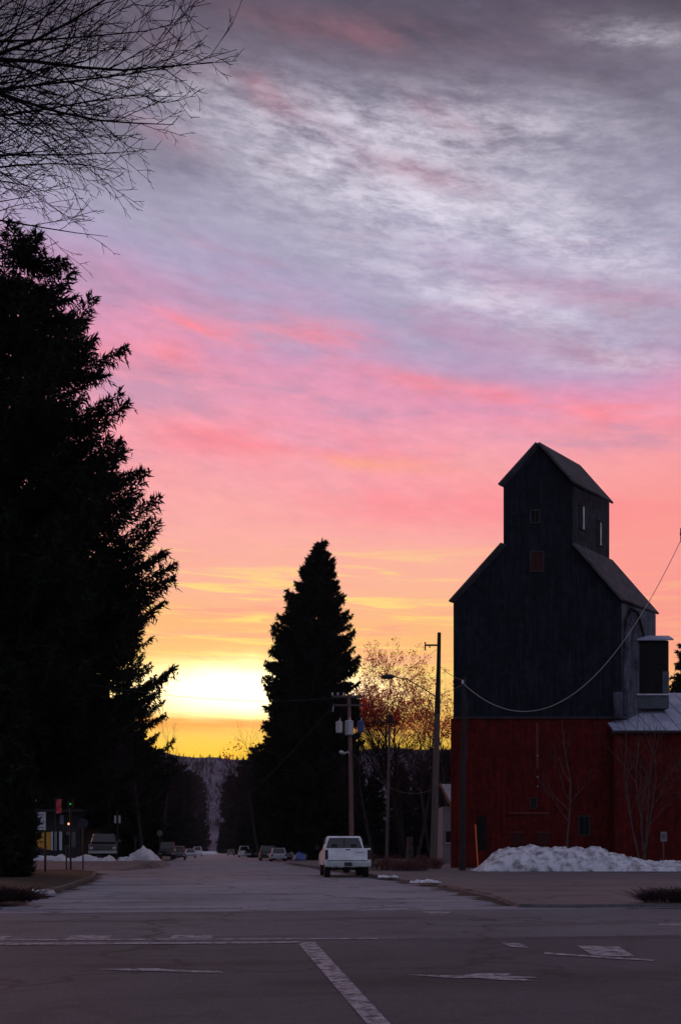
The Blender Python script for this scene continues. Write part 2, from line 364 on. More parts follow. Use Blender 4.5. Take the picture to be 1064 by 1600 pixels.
# raised yard to the left, behind the island
b = MB()
b.add([(-90, 57, -.02), (-5.2, 59, -.01), (-3.7, 68, .48), (-90, 70, .62), (-90, 330, .62), (-6.2, 330, .4), (-6.2, 104, .45), (-3.9, 84, .5), (-3.0, 70, -.01), (-3.1, 86, -.01), (-5.4, 106, -.01), (-5.0, 330, -.01)],
      [(0, 1, 2, 3), (3, 2, 7, 6, 5, 4), (1, 8, 2), (2, 8, 9, 7), (7, 9, 10, 6), (6, 10, 11, 5)])
tag(b.build('parking_yard', M['lot']), kind='structure')
# far pavement on the left side of the street
sheet('left_pavement', [(-6.2, 70), (-4.6, 70), (-4.6, 400), (-6.2, 400)], .12, M['kerb'], th=.15)

def strip(name, pts, w, m, z, seed, jag=.5):
    rn = random.Random(seed); q = []; n = len(pts)
    for i in range(n-1):
        a = Vector(pts[i]); c = Vector(pts[i+1]); k = max(2, int((c-a).length/.35))
        for j in range(k): q.append(a.lerp(c, j/k))
    L = []; Rr = []
    for i, p in enumerate(q):
        t = (q[min(i+1, len(q)-1)]-q[max(i-1, 0)]).normalized(); nn = Vector((-t.y, t.x))
        L.append(p+nn*.02*rn.random()); Rr.append(p+nn*w*max(.08, 1+jag*rn.gauss(0, 1)))
    vs = [(v.x, v.y, z) for v in L+Rr]; n = len(q); b = MB(); b.add(vs, [(i, i+1, n+i+1, n+i) for i in range(n-1)])
    return tag(b.build(name, m), kind='structure')
M['gutter'] = mat('wet gutter dirt', (.008, .007, .007), .85, (.022, .018, .018), 3, bump=.5)
strip('gutter', [(7.55, 90), (7.55, 30), (7.25, 25), (6.64, 21.5), (6.4, 20.3)], -.5, M['gutter'], .004, 3, .6)
strip('gutter', [(-4.7, 21), (-4.5, 24), (-4.5, 32), (-5.0, 44), (-5.9, 53), (-7.5, 57.5)], -.35, M['gutter'], .004, 4, .6)
strip('gutter', [(8.5, 19.55), (13, 19.55)], -.25, M['gutter'], .009, 5, .7)
# painted road markings (thin sheets 4 mm above the asphalt), world metres
def pxg(px, py, z=0.0):           # ground point seen at a reference pixel
    D = (EYE-z)*F/(py-HY); v = P(px, D); return (v.x, v.y)
def marking(polys, z=.010):
    b = MB()
    for poly in polys: b.add([(x, y, z) for x, y in [pxg(*q) for q in poly]], [tuple(range(len(poly)))])
    return tag(b.build('road_marking', M['paint']), kind='structure')
marking([[(464, 1473), (492, 1473), (608, 1600), (572, 1600)], [(572, 1600), (608, 1600), (700, 1702), (652, 1702)]])
marking([[(-60, 1474.6), (470, 1472.0), (472, 1474.8), (-60, 1478)]]); marking([[(-60, 1468.8), (590, 1466.8), (590, 1468.4), (-60, 1470.8)]])
for q in ([(-40, 1463), (23, 1463), (8, 1468), (-60, 1468)], [(112, 1462.5), (176, 1462.5), (170, 1468), (102, 1468.5)], [(272, 1462), (333, 1462), (331, 1467), (265, 1467.5)],
          [(900, 1478), (966, 1480), (992, 1496), (925, 1494)], [(782, 1474), (812, 1475), (826, 1482), (800, 1481)]): marking([q])
marking([[(850, 1489), (1022, 1501), (1020, 1503), (850, 1492)]])
marking([[(40, 1420.5), (378, 1418), (378, 1419.4), (40, 1421.8)]]); marking([[(372, 1417), (418, 1418.5), (420, 1423), (384, 1423)]])
marking([[(660, 1424.5), (704, 1425), (702, 1428), (664, 1428)]])
marking([[(1020, 1444), (1100, 1444.5), (1100, 1447), (1032, 1446.5)]])
marking([[(155, 1515.5), (245, 1514), (262, 1516), (345, 1519), (349, 1521.5), (290, 1520.5), (250, 1518.5), (215, 1518.5)]])
marking([[(636, 1524), (720, 1526), (745, 1522), (800, 1522.5), (790, 1526), (852, 1529), (812, 1529.5), (832, 1534), (780, 1533), (748, 1529.5), (706, 1530)]])

# hill and far forest
rng = np.random.default_rng(7); rnd = random.Random(11)
def hill_h(x, d):
    # ridge height: lower right where the street meets it, higher to both sides
    px = 532+F*x/d
    return None
M['hill'] = mat('far hillside', (.045, .04, .07), .95, (.12, .105, .16), .012, detail=8, lo=.4, hi=.6)
b = MB(); nx, ny = 90, 16; vs = []
def ridge(px): # silhouette row of the ridge for a column
    return 1190-22*math.exp(-((px-620)/170)**2)-30*math.exp(-((px-120)/160)**2)+2*math.sin(px*.07)+20*math.exp(-((px-1100)/150)**2)
for j in range(ny):
    D = 560+j*40
    for i in range(nx):
        px = -700+i*28; u = j/(ny-1)
        top = (HY-ridge(px))/F*1160+EYE
        h = top*(max(0, u)**1.15)+6*math.sin(i*.9+j)*u*(1-u)+5*math.sin(i*.37+j*1.3)*u*(1-u)
        p = P(px, D, h-1.0); vs.append(p)
fs = [(j*nx+i, j*nx+i+1, (j+1)*nx+i+1, (j+1)*nx+i) for j in range(ny-1) for i in range(nx-1)]
b.add(vs, fs); tag(b.build('hills', M['hill'], smooth=True), kind='structure')
def hillz(px, u):
    top = (HY-ridge(px))/F*1160+EYE
    return top*(u**1.15)-1.0
def far_forest():
    V = []
    for k in range(9000):
        px = rnd.uniform(-150, 1250); u = rnd.random()**.7
        if abs(px-336-(u-.3)*14) < 4+6*u and u < .9 and rnd.random() < .85: continue
        p = P(px, 560+u*600, hillz(px, u)-1); h = rnd.uniform(3.5, 8); r = h*.17
        for t in range(4):
            z0 = h*(.08+.2*t); rr = r*(1-.2*t); a0 = rnd.random()*6
            for s in range(5):
                a = a0+s*1.2566; 
                V += [(p.x+rr*math.cos(a), p.y+rr*math.sin(a), p.z+z0), (p.x+rr*math.cos(a+1.3), p.y+rr*math.sin(a+1.3), p.z+z0*rnd.uniform(.9, 1.1)), (p.x, p.y, p.z+min(h, z0+h*.4))]
    return np.array(V)
o = raw('forest', far_forest(), 3, mat('far forest', (.02, .02, .026), .95, (.035, .03, .035), .02))
tag(o, kind='stuff')

# ------------------------------------------------------------------ trees
def conifer_mesh(H, Rm, seed, h0=.06, step=.45, per=7, prof=.75, dens=1.0, up=.45, blade=.2, zfloor=0, var=(.62, 1.16)):
    g = np.random.default_rng(seed); tri = []
    hs = np.arange(H*h0, H*.985, step)
    for h in hs:
        q = (h-H*h0)/(H*(1-h0)); full = Rm*(prof(1-q) if callable(prof) else (1-q)**prof)*(1-.25*max(0, .12-q)/.12)
        n = max(3, int(per*(.6+.4*(1-q))))
        for k in range(n):
            ph = g.uniform(0, 2*np.pi); L = full*g.uniform(*var)+.15
            hz = h+g.uniform(-.5, .5)*step
            nt = int(max(4, L*7*dens)); s = np.linspace(.12, 1, nt)+g.uniform(-.02, .02, nt)
            dr = g.uniform(.15, .4); uu = up*g.uniform(.7, 1.3)
            rad = L*s; zz = hz+L*(-dr*s+uu*s**2.6)
            d = np.array([np.cos(ph), np.sin(ph), 0]); sd = np.array([-np.sin(ph), np.cos(ph), 0])
            c = d[None]*rad[:, None]+np.array([0, 0, 1])[None]*zz[:, None]
            # branch axis as a thin strip
            tn = np.gradient(c, axis=0); tn /= np.linalg.norm(tn, axis=1)[:, None]
            for a in range(0, nt-1):
                w = .05*(1-s[a])+.02; tri.append(np.array([[c[a]-sd*w-[0, 0, w], c[a]+sd*w, c[a+1]]]))
            for side in (-1, 1, 0):
                tl = (np.minimum(.32*L*(1-s)**.7+.22, 1.5) if side else g.uniform(.2, .75, nt)*min(1, .3+L/5))
                if side: td = tn*.75+sd[None]*side*.8+np.array([0, 0, 1])[None]*g.uniform(-.3, .15, (nt, 1))
                else: td = tn*.35+np.array([0, 0, -1.0])[None]+g.normal(0, .2, (nt, 3))
                td /= np.linalg.norm(td, axis=1)[:, None]
                K = 5 if side else 3
                for j in range(K):
                    f = (j+.5)/K
                    base = c+td*(tl*f)[:, None]*.9
                    dv = td*1.0+g.normal(0, .42, (nt, 3)); dv /= np.linalg.norm(dv, axis=1)[:, None]
                    ln = blade*g.uniform(.9, 1.9, (nt, 1))+tl[:, None]*.22
                    wv = np.cross(dv, g.normal(0, 1, (nt, 3))); wv /= np.linalg.norm(wv, axis=1)[:, None]
                    wd = blade*g.uniform(.22, .42, (nt, 1))
                    tri.append(np.stack([base-wv*wd, base+wv*wd, base+dv*ln], axis=1))
    # leader
    for k in range(60):
        z0 = H*(.97+.03*g.random()); a = g.uniform(0, 6.28); dv = np.array([math.cos(a)*.5, math.sin(a)*.5, .6])*blade*1.8*(1.05-(z0/H-.97)/.03*.7)
        p = np.array([0, 0, z0]); w = np.array([-math.sin(a), math.cos(a), 0])*.06
        tri.append(np.array([[p-w, p+w, p+dv]]))
    return np.concatenate(tri, axis=0).reshape(-1, 3)
def conifer(name, label, loc, H, Rm, seed, group=None, trunk_r=None, lean=0, **kw):
    t = thing(name, label, 'tree', loc, rnd.uniform(0, 6) if not lean else 0, group)
    b = MB(); r = trunk_r or H*.014
    b.tube([(0, 0, -.2), (0, 0, H*.02), (0.02, 0, H*.3), (lean*.2, 0.03, H*.7), (lean, 0, H)], [r*1.5, r*1.1, r*.85, r*.4, .02], 8)
    b.build('trunk', M['bark'], t)
    cm = conifer_mesh(H, Rm, seed, **kw)
    if lean: cm[:, 0] += lean*np.clip(cm[:, 2]/H, 0, 1)**4
    raw('crown', cm, 3, M['needle'], t)
    return t

def grow(mb, p, d, L, r, lv, mx, rn, tips, nseg=4, wander=.18, upw=.06, kids=4, ang=.6, ratio=.62, sides=4, taper=.45, fork=.0):
    pts = [p.copy()]; rs = [r]; dd = d.copy(); st = L/nseg
    for i in range(nseg):
        dd = dd+Vector((rn.gauss(0, wander), rn.gauss(0, wander), rn.gauss(0, wander)+upw)); dd.normalize()
        p = p+dd*st; pts.append(p.copy()); rs.append(r*(1-(1-taper)*(i+1)/nseg))
    mb.tube(pts, rs, sides if lv < 2 else 3, cap=lv == 0)
    if lv >= mx: tips.append(p); return
    for k in range(kids):
        f = (.3+.7*(k+rn.random())/kids) if lv else (.45+.55*(k+rn.random()*.6)/kids)
        x = min(f*nseg, nseg-.01); i = int(x); q = pts[i].lerp(pts[i+1], x-i)
        t = (pts[i+1]-pts[i]).normalized(); ax = t.orthogonal(); ax.rotate(Matrix.Rotation(rn.uniform(0, 6.28), 3, t))
        nd = (t*math.cos(ang)+ax*math.sin(ang)*rn.uniform(.7, 1.2)).normalized()
        grow(mb, q, nd, L*ratio*rn.uniform(.75, 1.2), rs[i]*.58, lv+1, mx, rn, tips, nseg, wander, upw, kids, ang, ratio, sides, taper)
    grow(mb, pts[-1], (dd+Vector((rn.gauss(0, .2), rn.gauss(0, .2), .1))).normalized(), L*ratio, rs[-1]*.9, lv+1, mx, rn, tips, nseg, wander, upw, kids, ang, ratio, sides, taper)
def leafs(tips, rn, n, size, spread, zmin=0):
    V = []
    for p in tips:
        if p.z < zmin: continue
        for k in range(n):
            q = p+Vector((rn.gauss(0, spread), rn.gauss(0, spread), rn.gauss(0, spread)))
            a = Vector((rn.gauss(0, 1), rn.gauss(0, 1), rn.gauss(0, 1))).normalized()*size*rn.uniform(.6, 1.4)
            c = a.orthogonal()*rn.uniform(.4, .8)
            V += [q-a, q-c, q+a, q+c]
    return np.array([tuple(v) for v in V])
def bare_tree(name, label, loc, H, seed, group=None, r=None, mx=3, kids=4, leaves=None, barkm='bark', twigm='twig', stems=1, ang=.6, ratio=.6, wander=.12, first=.42, rz=0, splay=.12, lsize=.3, lspread=.5, lmat='leafred', upw=.06, zmin=0):
    rn = random.Random(seed); t = thing(name, label, 'tree', loc, rz, group)
    tr = MB(); cr = MB(); tips = []; r = r or H*.012
    for s in range(stems):
        d = Vector((rn.gauss(0, splay), rn.gauss(0, splay), 1)).normalized()
        pts = [Vector((rn.uniform(-.2, .2)*(stems > 1), rn.uniform(-.2, .2)*(stems > 1), -.15))]; n = 5
        for i in range(n):
            d = (d+Vector((rn.gauss(0, .05), rn.gauss(0, .05), .05))).normalized(); pts.append(pts[-1]+d*(H*first*1.3/n))
        tr.tube(pts, [r*1.35]+[r*(1-.09*i) for i in range(n)], 7)
        for k in range(kids+2):
            x = n*(.45+.55*(k+rn.random())/(kids+2)); x = min(x, n-.01); i = int(x); q = pts[i].lerp(pts[i+1], x-i)
            a = rn.uniform(0, 6.28); nd = Vector((math.cos(a)*.7, math.sin(a)*.7, .8)).normalized()
            grow(cr, q, nd, H*first*.62*rn.uniform(.7, 1.1), r*.42, 1, mx, rn, tips, 4, wander, upw, kids, ang, ratio)
        grow(cr, pts[-1], d, H*first*.75, r*.6, 1, mx, rn, tips, 4, wander, upw+.03, kids, ang, ratio)
    tr.build('trunk', M[barkm], t); cr.build('crown', M[twigm], t)
    if leaves: raw('foliage', leafs(tips, rn, leaves, lsize, lspread, zmin), 4, M[lmat], t)
    return t

# the two big spruces at left
conifer('spruce_tree', 'towering black spruce filling the left of the picture, ragged tips upturned', P(22, 50, .1), Z(380, 50), 8.25, 3, h0=.175, step=.42, per=8, prof=lambda x: x**.35, dens=1.35, up=.40, blade=.155, trunk_r=.55)
conifer('spruce_tree', 'tall black spruce cut off by the left edge of the picture, behind the towering one', P(-95, 58, .1), Z(372, 58), 7.4, 4, h0=.19, step=.6, per=7, prof=.6, dens=.8, up=.4, blade=.28)
conifer('spruce_tree', 'dark spruce just right of the towering spruce, its thin tips against the yellow glow', P(168, 100, .3), Z(820, 100), 7.0, 8, h0=.12, step=.5, per=7, prof=.6, dens=.9, up=.45, blade=.2)
conifer('cedar_tree', 'low black cedar reaching the grass under the towering spruce at the left edge', P(8, 42, .1), 9, 1.18, 5, h0=.01, step=.28, per=9, prof=.35, dens=1.3, up=.5, blade=.2)
# the lone dense spruce beside the street
conifer('spruce_tree', 'dense cone-shaped spruce standing alone behind the white pickup and the transformer pole', P(486, 122, .1), Z(841, 122), 5.75, 6, lean=1.4, h0=.02, step=.42, per=11, var=(.72, 1.08), prof=lambda x: 1.05*math.tanh(x*3.2)+.05*x, dens=1.1, up=.35, blade=.27, trunk_r=.5)
conifer('spruce_tree', 'shorter spruce half hidden at the left foot of the lone dense spruce', P(436, 185, .1), Z(1090, 185), 5.4, 16, h0=.02, step=.6, per=9, prof=.5, dens=1.1, up=.3, blade=.24)
conifer('spruce_tree', 'dark spruce at the far right edge of the picture behind the metal roof', P(1068, 100, .1), Z(1005, 100), 3.6, 17, h0=.05, step=.5, per=7, prof=.7, dens=.9, up=.3, blade=.24)
# rows of dark conifers closing both sides of the street
proto = conifer('fir_tree', 'dark fir in the row behind the parked cars, left side of the street', P(215, 120, .3), 15.5, 3.0, 9, group='firs lining the far street', h0=.03, step=.5, per=8, prof=.45, dens=.9, up=.3, blade=.32)
row = [(90, 118, 16), (130, 122, 17), (172, 125, 17), (244, 160, 18), (266, 205, 21), (284, 290, 27), (299, 430, 36), (308, 560, 44),
       (380, 290, 28), (400, 215, 24), (412, 165, 19), (363, 410, 33), (585, 135, 12), (625, 140, 13.5), (662, 132, 13), (695, 128, 14), (555, 128, 13), (345.5, 470, 11), (315, 450, 11), (60, 115, 14), (25, 118, 14), (720, 140, 14)]
desc = ['behind the left-hand shop', 'above the small left-hand signs', 'right behind the parked dark pickup', 'above the white heap of snow left of the street', 'behind the silver cars on the left kerb', 'beyond the left kerb cars, nearer the gap', 'left side of the gap in the trees', 'deep in the gap, left side',
        'right side of the gap in the trees', 'just right of the gap, behind the far van', 'left of the lone spruce, behind the dark parked car', 'deep in the gap, right side', 'between the transformer pole and the thin pole', 'right of the thin pole', 'left of the tall leaning pole', 'behind the small pale house', 'close right of the lone spruce', 'smallest, at the foot of the hill on the right', 'smallest, at the foot of the hill on the left', 'behind the cedar, left of the shop', 'furthest left, behind the cedar', 'mostly hidden by the elevator']
for (px, D, h), ds in zip(row, desc):
    dup(proto, P(px, D, .1), rnd.uniform(0, 6), 'dark fir '+ds, (h/15.5*rnd.uniform(.85, 1.05),)*2+(h/15.5,))
proto['label'] = 'dark fir behind the snow heap, between the dark pickup and the silver cars'

# bare street trees
bt = bare_tree('bare_tree', 'bare twiggy tree right of the big left spruce, fringe lit by the glow', P(250, 125, .3), 15.5, 21, 'bare trees along the far street', mx=4, kids=4, ratio=.6)
bset = [(285, 215, 1.3, 'bare twiggy tree at the left rim of the glow, above the silver cars'), (225, 98, 1.05, 'bare twiggy tree behind the snow heap at left'),
        (302, 400, 2.1, 'bare tree just left of the gap in the trees'), (363, 340, 1.9, 'bare tree just right of the gap in the trees'), (405, 162, 1.25, 'bare tree left of the lone spruce foot'),
        (585, 105, .92, 'bare dark tree between the transformer pole and the thin pole'), (650, 108, 1.0, 'bare dark tree right of the thin pole'), (676, 95, .86, 'bare dark tree behind the tall leaning pole'), (700, 112, 1.15, 'bare dark tree against the left edge of the elevator')]
for px, D, s, lb in bset: dup(bt, P(px, D, .1), rnd.uniform(0, 6), lb, s)
bare_tree('leafy_tree', 'tall open tree with russet leaf clusters glowing left of the tall leaning pole', P(630, 136, .1), 23.6, 33, mx=4, kids=5, leaves=8, first=.43, ratio=.63, lsize=.11, lspread=.2, stems=3, splay=.15, r=.32, upw=.08, ang=.65, zmin=18)
bare_tree('leafy_tree', 'smaller russet-leaved tree showing between the tall leaning pole and the elevator', P(700, 104, .1), 18.6, 34, mx=3, kids=5, leaves=12, first=.42, lsize=.10, lspread=.2, zmin=13, stems=2, r=.15)
bare_tree('leafy_tree', 'small russet tree glowing beside the gap, left of the lone spruce', P(380, 238, .1), 27, 36, mx=3, kids=4, leaves=7, first=.42, lsize=.24, lspread=.5, zmin=23.5, r=.2)
bare_tree('leafy_tree', 'russet-leaved tree just right of the lone spruce, beyond the thin pole', P(590, 142, .1), 23, 38, mx=3, kids=5, leaves=16, first=.42, lsize=.12, lspread=.25, zmin=18, r=.15)

# overhanging bare tree in the top left corner, trunk outside the frame
def overhang():
    rn = random.Random(77); t = thing('maple_tree', 'bare spreading tree whose fine twigs hang into the top left corner', 'tree', (0, 0, 0))
    base = P(-300, 15, .1); tr = MB()
    tp = [base+Vector((0, 0, h)) for h in (-.2, 1, 4, 7, 10.5, 14, 17.5)]
    tr.tube(tp, [.48, .38, .33, .28, .22, .16, .08], 10)
    cr = MB()
    def limb(p, d, L, r, lv, target=None):
        n = 9 if lv == 0 else (6 if lv == 1 else 4); st = L/n; pts = [p.copy()]; rs = [r]; dd = d.copy()
        endr = max(.0035, r*(.09 if lv == 0 else .22))
        for i in range(n):
            w = .05 if lv == 0 else .09
            dd = dd+Vector((rn.gauss(0, w), rn.gauss(0, w), rn.gauss(0, w)+.02*lv))
            if target is not None: dd = dd.lerp((target-p).normalized(), .30)
            dd.normalize(); p = p+dd*st; pts.append(p.copy()); f = (i+1)/n; rs.append(r+(endr-r)*f**.8)
        cr.tube(pts, rs, 6 if lv == 0 else 4 if lv == 1 else 3, cap=False)
        if lv == 3: return
        kids = int([L/.38, L/.21, L/.15][lv])
        for k in range(kids):
            f = (.16 if lv == 0 else .22)+(.8 if lv == 0 else .76)*(k+rn.random())/kids
            x = min(f*n, n-.01); i = int(x); q = pts[i].lerp(pts[i+1], x-i); tt = (pts[i+1]-pts[i]).normalized()
            # children fan mostly in the vertical plane facing the street
            side = 1 if (k % 2) else -1
            ax = (Vector((0, 0, 1))*side+CY*rn.gauss(0, .6)); ax = (ax-tt*ax.dot(tt)).normalized()
            a = rn.uniform(.35, .75)
            nd = (tt*math.cos(a)+ax*math.sin(a)).normalized()
            ll = [L*.42*(1.15-f)+.25, L*.46*(1.1-f)+.10, rn.uniform(.07, .17)][lv]*rn.uniform(.7, 1.2)
            rr = [rs[i]*.5, rs[i]*.62, .0045][lv]
            limb(q, nd, ll, max(rr, .0045), lv+1)
    ends = [(60, -170), (150, -110), (215, -60), (300, -30), (345, 62), (282, 22), (318, 100), (266, 162), (222, 128), (262, 195), (212, 240), (180, 285), (120, 230), (60, 300), (160, 365), (20, 350), (90, 60), (40, 180)]
    for k, (ex, ey) in enumerate(ends):
        D = 14+rn.uniform(-2.0, 2.0); tgt = PT(ex, ey, D)
        hz = max(7.5, tgt.z+rn.uniform(-.6, 1.0))
        st = base+Vector((0, 0, hz)); v = tgt-st
        d0 = (v.normalized()+Vector((0, 0, rn.uniform(-.15, .25)))+CY*rn.uniform(-.3, .3)).normalized()
        limb(st, d0, v.length*1.03, .06 if k in (2, 6, 9) else .036, 0, tgt)
    tr.build('trunk', M['bark'], t); cr.build('crown', mat('black twigs', (.012, .01, .012), .9, spec=.1), t)
overhang()

# ------------------------------------------------------------------ grain elevator
def elevator():
    D0 = 65.0; k = D0/F; ox, oy = (704-532)*k, D0
    org = P(704, D0, 0)
    t = thing('grain_elevator', 'tall weathered wooden grain elevator with a gabled tower on top and red boards below', 'building', org, -TH)
    X = lambda px: (px-704)*k
    z = lambda py: Z(py, D0)
    Sv = Vector((3.3, 3.3, 0))
    def plank(name, c, c2, c3, patch=.35):
        m = bpy.data.materials.new(name); m.use_nodes = True; g = G(m.node_tree); bs = m.node_tree.nodes['Principled BSDF']
        tc = g.N.new('ShaderNodeTexCoord'); sp = g.N.new('ShaderNodeSeparateXYZ'); g.L.new(tc.outputs['Object'], sp.inputs[0])
        hx = g.m('ADD', sp.outputs[0], g.m('MULTIPLY', sp.outputs[1], 1.0))
        bd = g.m('FLOOR', g.m('MULTIPLY', hx, 5.0)); wn = g.N.new('ShaderNodeTexWhiteNoise'); wn.noise_dimensions = '1D'; g.put(wn.inputs['W'], bd)
        col = g.mix(wn.outputs['Value'], c, c2)
        v = g.comb(g.m('MULTIPLY', hx, 5), 0, g.m('MULTIPLY', sp.outputs[2], .35)); st = g.noise(v, 1, 5, .6)
        col = g.mix(g.smooth(st, .42, .70), col, c3)
        sp2 = g.noise(g.comb(g.m('MULTIPLY', hx, 9), 0, g.m('MULTIPLY', sp.outputs[2], 3.0)), 1, 5, .75); col = g.mix(g.m('MULTIPLY', g.smooth(sp2, .52, .66), .7), col, c3)
        sp3 = g.noise(g.comb(g.m('MULTIPLY', hx, 3), 3, g.m('MULTIPLY', sp.outputs[2], 1.2)), 1, 6, .75); col = g.mix(g.m('MULTIPLY', g.smooth(sp3, .50, .62), .6), col, tuple(q*.3 for q in c))
        ns = g.noise(tc.outputs['Object'], .35, 6, .65); col = g.mix(g.m('MULTIPLY', g.smooth(ns, .45, .7), patch*1.6), col, tuple(q*.4 for q in c))
        bl = g.noise(tc.outputs['Object'], 2.6, 7, .78); col = g.mix(g.m('MULTIPLY', g.smooth(bl, .48, .66), .45), col, tuple(q*1.9 for q in c2)); bl2 = g.noise(tc.outputs['Object'], 1.4, 7, .8, .4); col = g.mix(g.m('MULTIPLY', g.smooth(bl2, .48, .66), .6), col, tuple(q*.28 for q in c))
        fr = g.m('FRACT', g.m('MULTIPLY', hx, 5.0)); gap = g.m('GREATER_THAN', fr, .9)
        col = g.mix(g.m('MULTIPLY', gap, .4), col, (.003, .003, .003))
        g.L.new(col, bs.inputs['Base Color']); bs.inputs['Roughness'].default_value = .9; bs.inputs['Specular IOR Level'].default_value = .15
        bn = g.N.new('ShaderNodeBump'); bn.inputs['Strength'].default_value = .6; bn.inputs['Distance'].default_value = .03
        g.L.new(g.m('SUBTRACT', st, gap), bn.inputs['Height']); g.L.new(bn.outputs[0], bs.inputs['Normal'])
        return m
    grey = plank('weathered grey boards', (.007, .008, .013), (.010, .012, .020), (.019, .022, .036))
    pale = plank('weathered side boards tinted with skylight', (.055, .058, .082), (.085, .09, .125), (.16, .165, .21), .6)  # lighter and bluer than the front: skylight on this side put into the colour
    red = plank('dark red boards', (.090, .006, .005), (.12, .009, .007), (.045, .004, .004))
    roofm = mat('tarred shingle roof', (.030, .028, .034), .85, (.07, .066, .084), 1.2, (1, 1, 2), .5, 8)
    metalr = mat('frosted metal roof', (.22, .23, .33), .6, (.34, .35, .46), .8, metal=.0, bump=.3)
    # lower red storey
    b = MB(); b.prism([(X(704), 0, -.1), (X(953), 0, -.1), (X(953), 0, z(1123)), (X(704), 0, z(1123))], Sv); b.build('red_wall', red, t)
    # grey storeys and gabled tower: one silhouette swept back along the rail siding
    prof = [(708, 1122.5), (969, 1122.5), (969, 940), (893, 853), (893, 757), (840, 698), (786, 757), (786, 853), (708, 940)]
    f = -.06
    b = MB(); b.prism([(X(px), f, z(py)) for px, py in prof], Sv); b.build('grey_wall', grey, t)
    # right-hand walls, skylight painted in as paler boards; thin cladding proud of the core
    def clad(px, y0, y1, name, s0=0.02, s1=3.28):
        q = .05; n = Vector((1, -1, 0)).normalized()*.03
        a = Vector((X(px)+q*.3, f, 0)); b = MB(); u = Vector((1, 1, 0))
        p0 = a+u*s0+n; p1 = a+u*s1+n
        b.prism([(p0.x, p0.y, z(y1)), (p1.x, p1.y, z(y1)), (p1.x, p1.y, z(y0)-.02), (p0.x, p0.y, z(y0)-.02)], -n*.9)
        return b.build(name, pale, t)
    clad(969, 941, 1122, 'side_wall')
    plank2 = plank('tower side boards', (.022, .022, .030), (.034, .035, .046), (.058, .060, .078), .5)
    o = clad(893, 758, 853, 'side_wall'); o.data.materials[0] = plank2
    # roofs: slabs over each slope
    def slab(p0, p1, name, over=.25, th=.14, fr=.35, m=roofm, extra=0):
        a = Vector((X(p0[0]), 0, z(p0[1]))); c = Vector((X(p1[0]), 0, z(p1[1]))); d = (c-a).normalized()
        n = Vector((-d.z, 0, d.x)); n = n if n.z > 0 else -n
        c = c+d*over; b = MB()
        o = Vector((-.12, -fr, 0))
        q = [a+n*.02, c+n*.02, c+n*(.02+th), a+n*(.02+th)]
        b.prism([v+o+Vector((0, f, 0)) for v in q], Sv+Vector((.12+.2, fr+.25, 0)))
        return b.build(name, m, t)
    slab((840, 697), (893, 756.5), 'roof', .12); slab((840, 697), (786, 757), 'roof', .3)
    slab((893, 853), (969, 940), 'roof', .05); slab((786, 853), (708, 940), 'roof', .2)
    # windows and doors on the front
    def win(px, py, w, h, yy=f, pane=M['glass'], label=None, name='window', rim=.09):
        ww, hh = w*k, h*k; fr = MB(); x0, z0 = X(px), z(py)
        for dx, dz, sx, sz in ((-ww/2, 0, rim, hh+rim), (ww/2, 0, rim, hh+rim), (0, hh/2, ww-rim, rim), (0, -hh/2, ww-rim, rim), (0, 0, .04, hh-rim)): fr.box((x0+dx, yy-.03, z0+dz), (sx, .08, sz))
        fo = fr.build(name, plankf, t); fo['label'] = label or name
        pn = MB(); pn.box((x0, yy-.005, z0), (ww-rim, .03, hh-rim)); pn.build('pane', pane, fo)
        return fo
    plankf = mat('window frame wood', (.022, .020, .026), .9, (.042, .038, .045), 4)
    hole = mat('dark opening', (.004, .003, .003), .9)
    darkred = mat('dark red panel', (.03, .006, .007), .9, (.05, .008, .008), 3)
    rusty = mat('dull red board', (.09, .02, .02), .9, (.14, .03, .03), 3)
    win(838, 878, 20, 31, pane=darkred, label='small window with a dull red shutter below the tower')
    win(835, 808, 14, 20, pane=hole, label='dark window in the front of the tower')
    win(833, 1255, 9, 16, 0, hole, 'small dark window in the red wall')
    win(912, 1290, 17, 30, 0, hole, 'dark opening right of the birch')
    for px, py, w, h in ((752, 1302, 15, 54), ):
        b = MB(); b.box((X(px), -.03, z(py)), (w*k, .05, h*k)); d = b.build('door', hole, t, label='narrow dark doorway'); 
        h_ = MB(); h_.box((X(px+5), -.075, z(1305)), (.04, .04, .18)); h_.build('handle', M['darkmetal'], d)
    b = MB(); b.box((X(826), -.06, z(1270.5)), (62*k, .10, .12)); b.build('ledge_board', rusty, t)
    for px in (808, 848): 
        b = MB(); b.box((X(px), -.03, z(1311)), (20*k, .05, 18*k)); b.build('loading_hatch', darkred, t)
        b = MB(); b.box((X(px), -.045, z(1300)), (24*k, .07, .07)); b.build('hatch_rail', rusty, t)
    for py in (1181, 1214, 1229):
        b = MB(); b.tube([(X(839), 0, z(py)), (X(839), -.12, z(py)), (X(839), -.16, z(py))], [.02, .05, .035], 6); b.build('insulator', mat('green glass', (.2, .42, .42), .2, spec=.6), t)
    b = MB(); b.box((X(839), -.02, z(1165)), (.18, .03, 3.0)); b.build('spout_board', rusty, t)
    b = MB(); b.box((X(838), f-.02, z(1121.5)), (261*k, .10, .13)); b.build('belt_board', plankf, t)
    # tower side windows, with daylight in the panes
    lightp = mat('sky-lit glass', (.55, .58, .62), .3, (.3, .32, .36), 3)
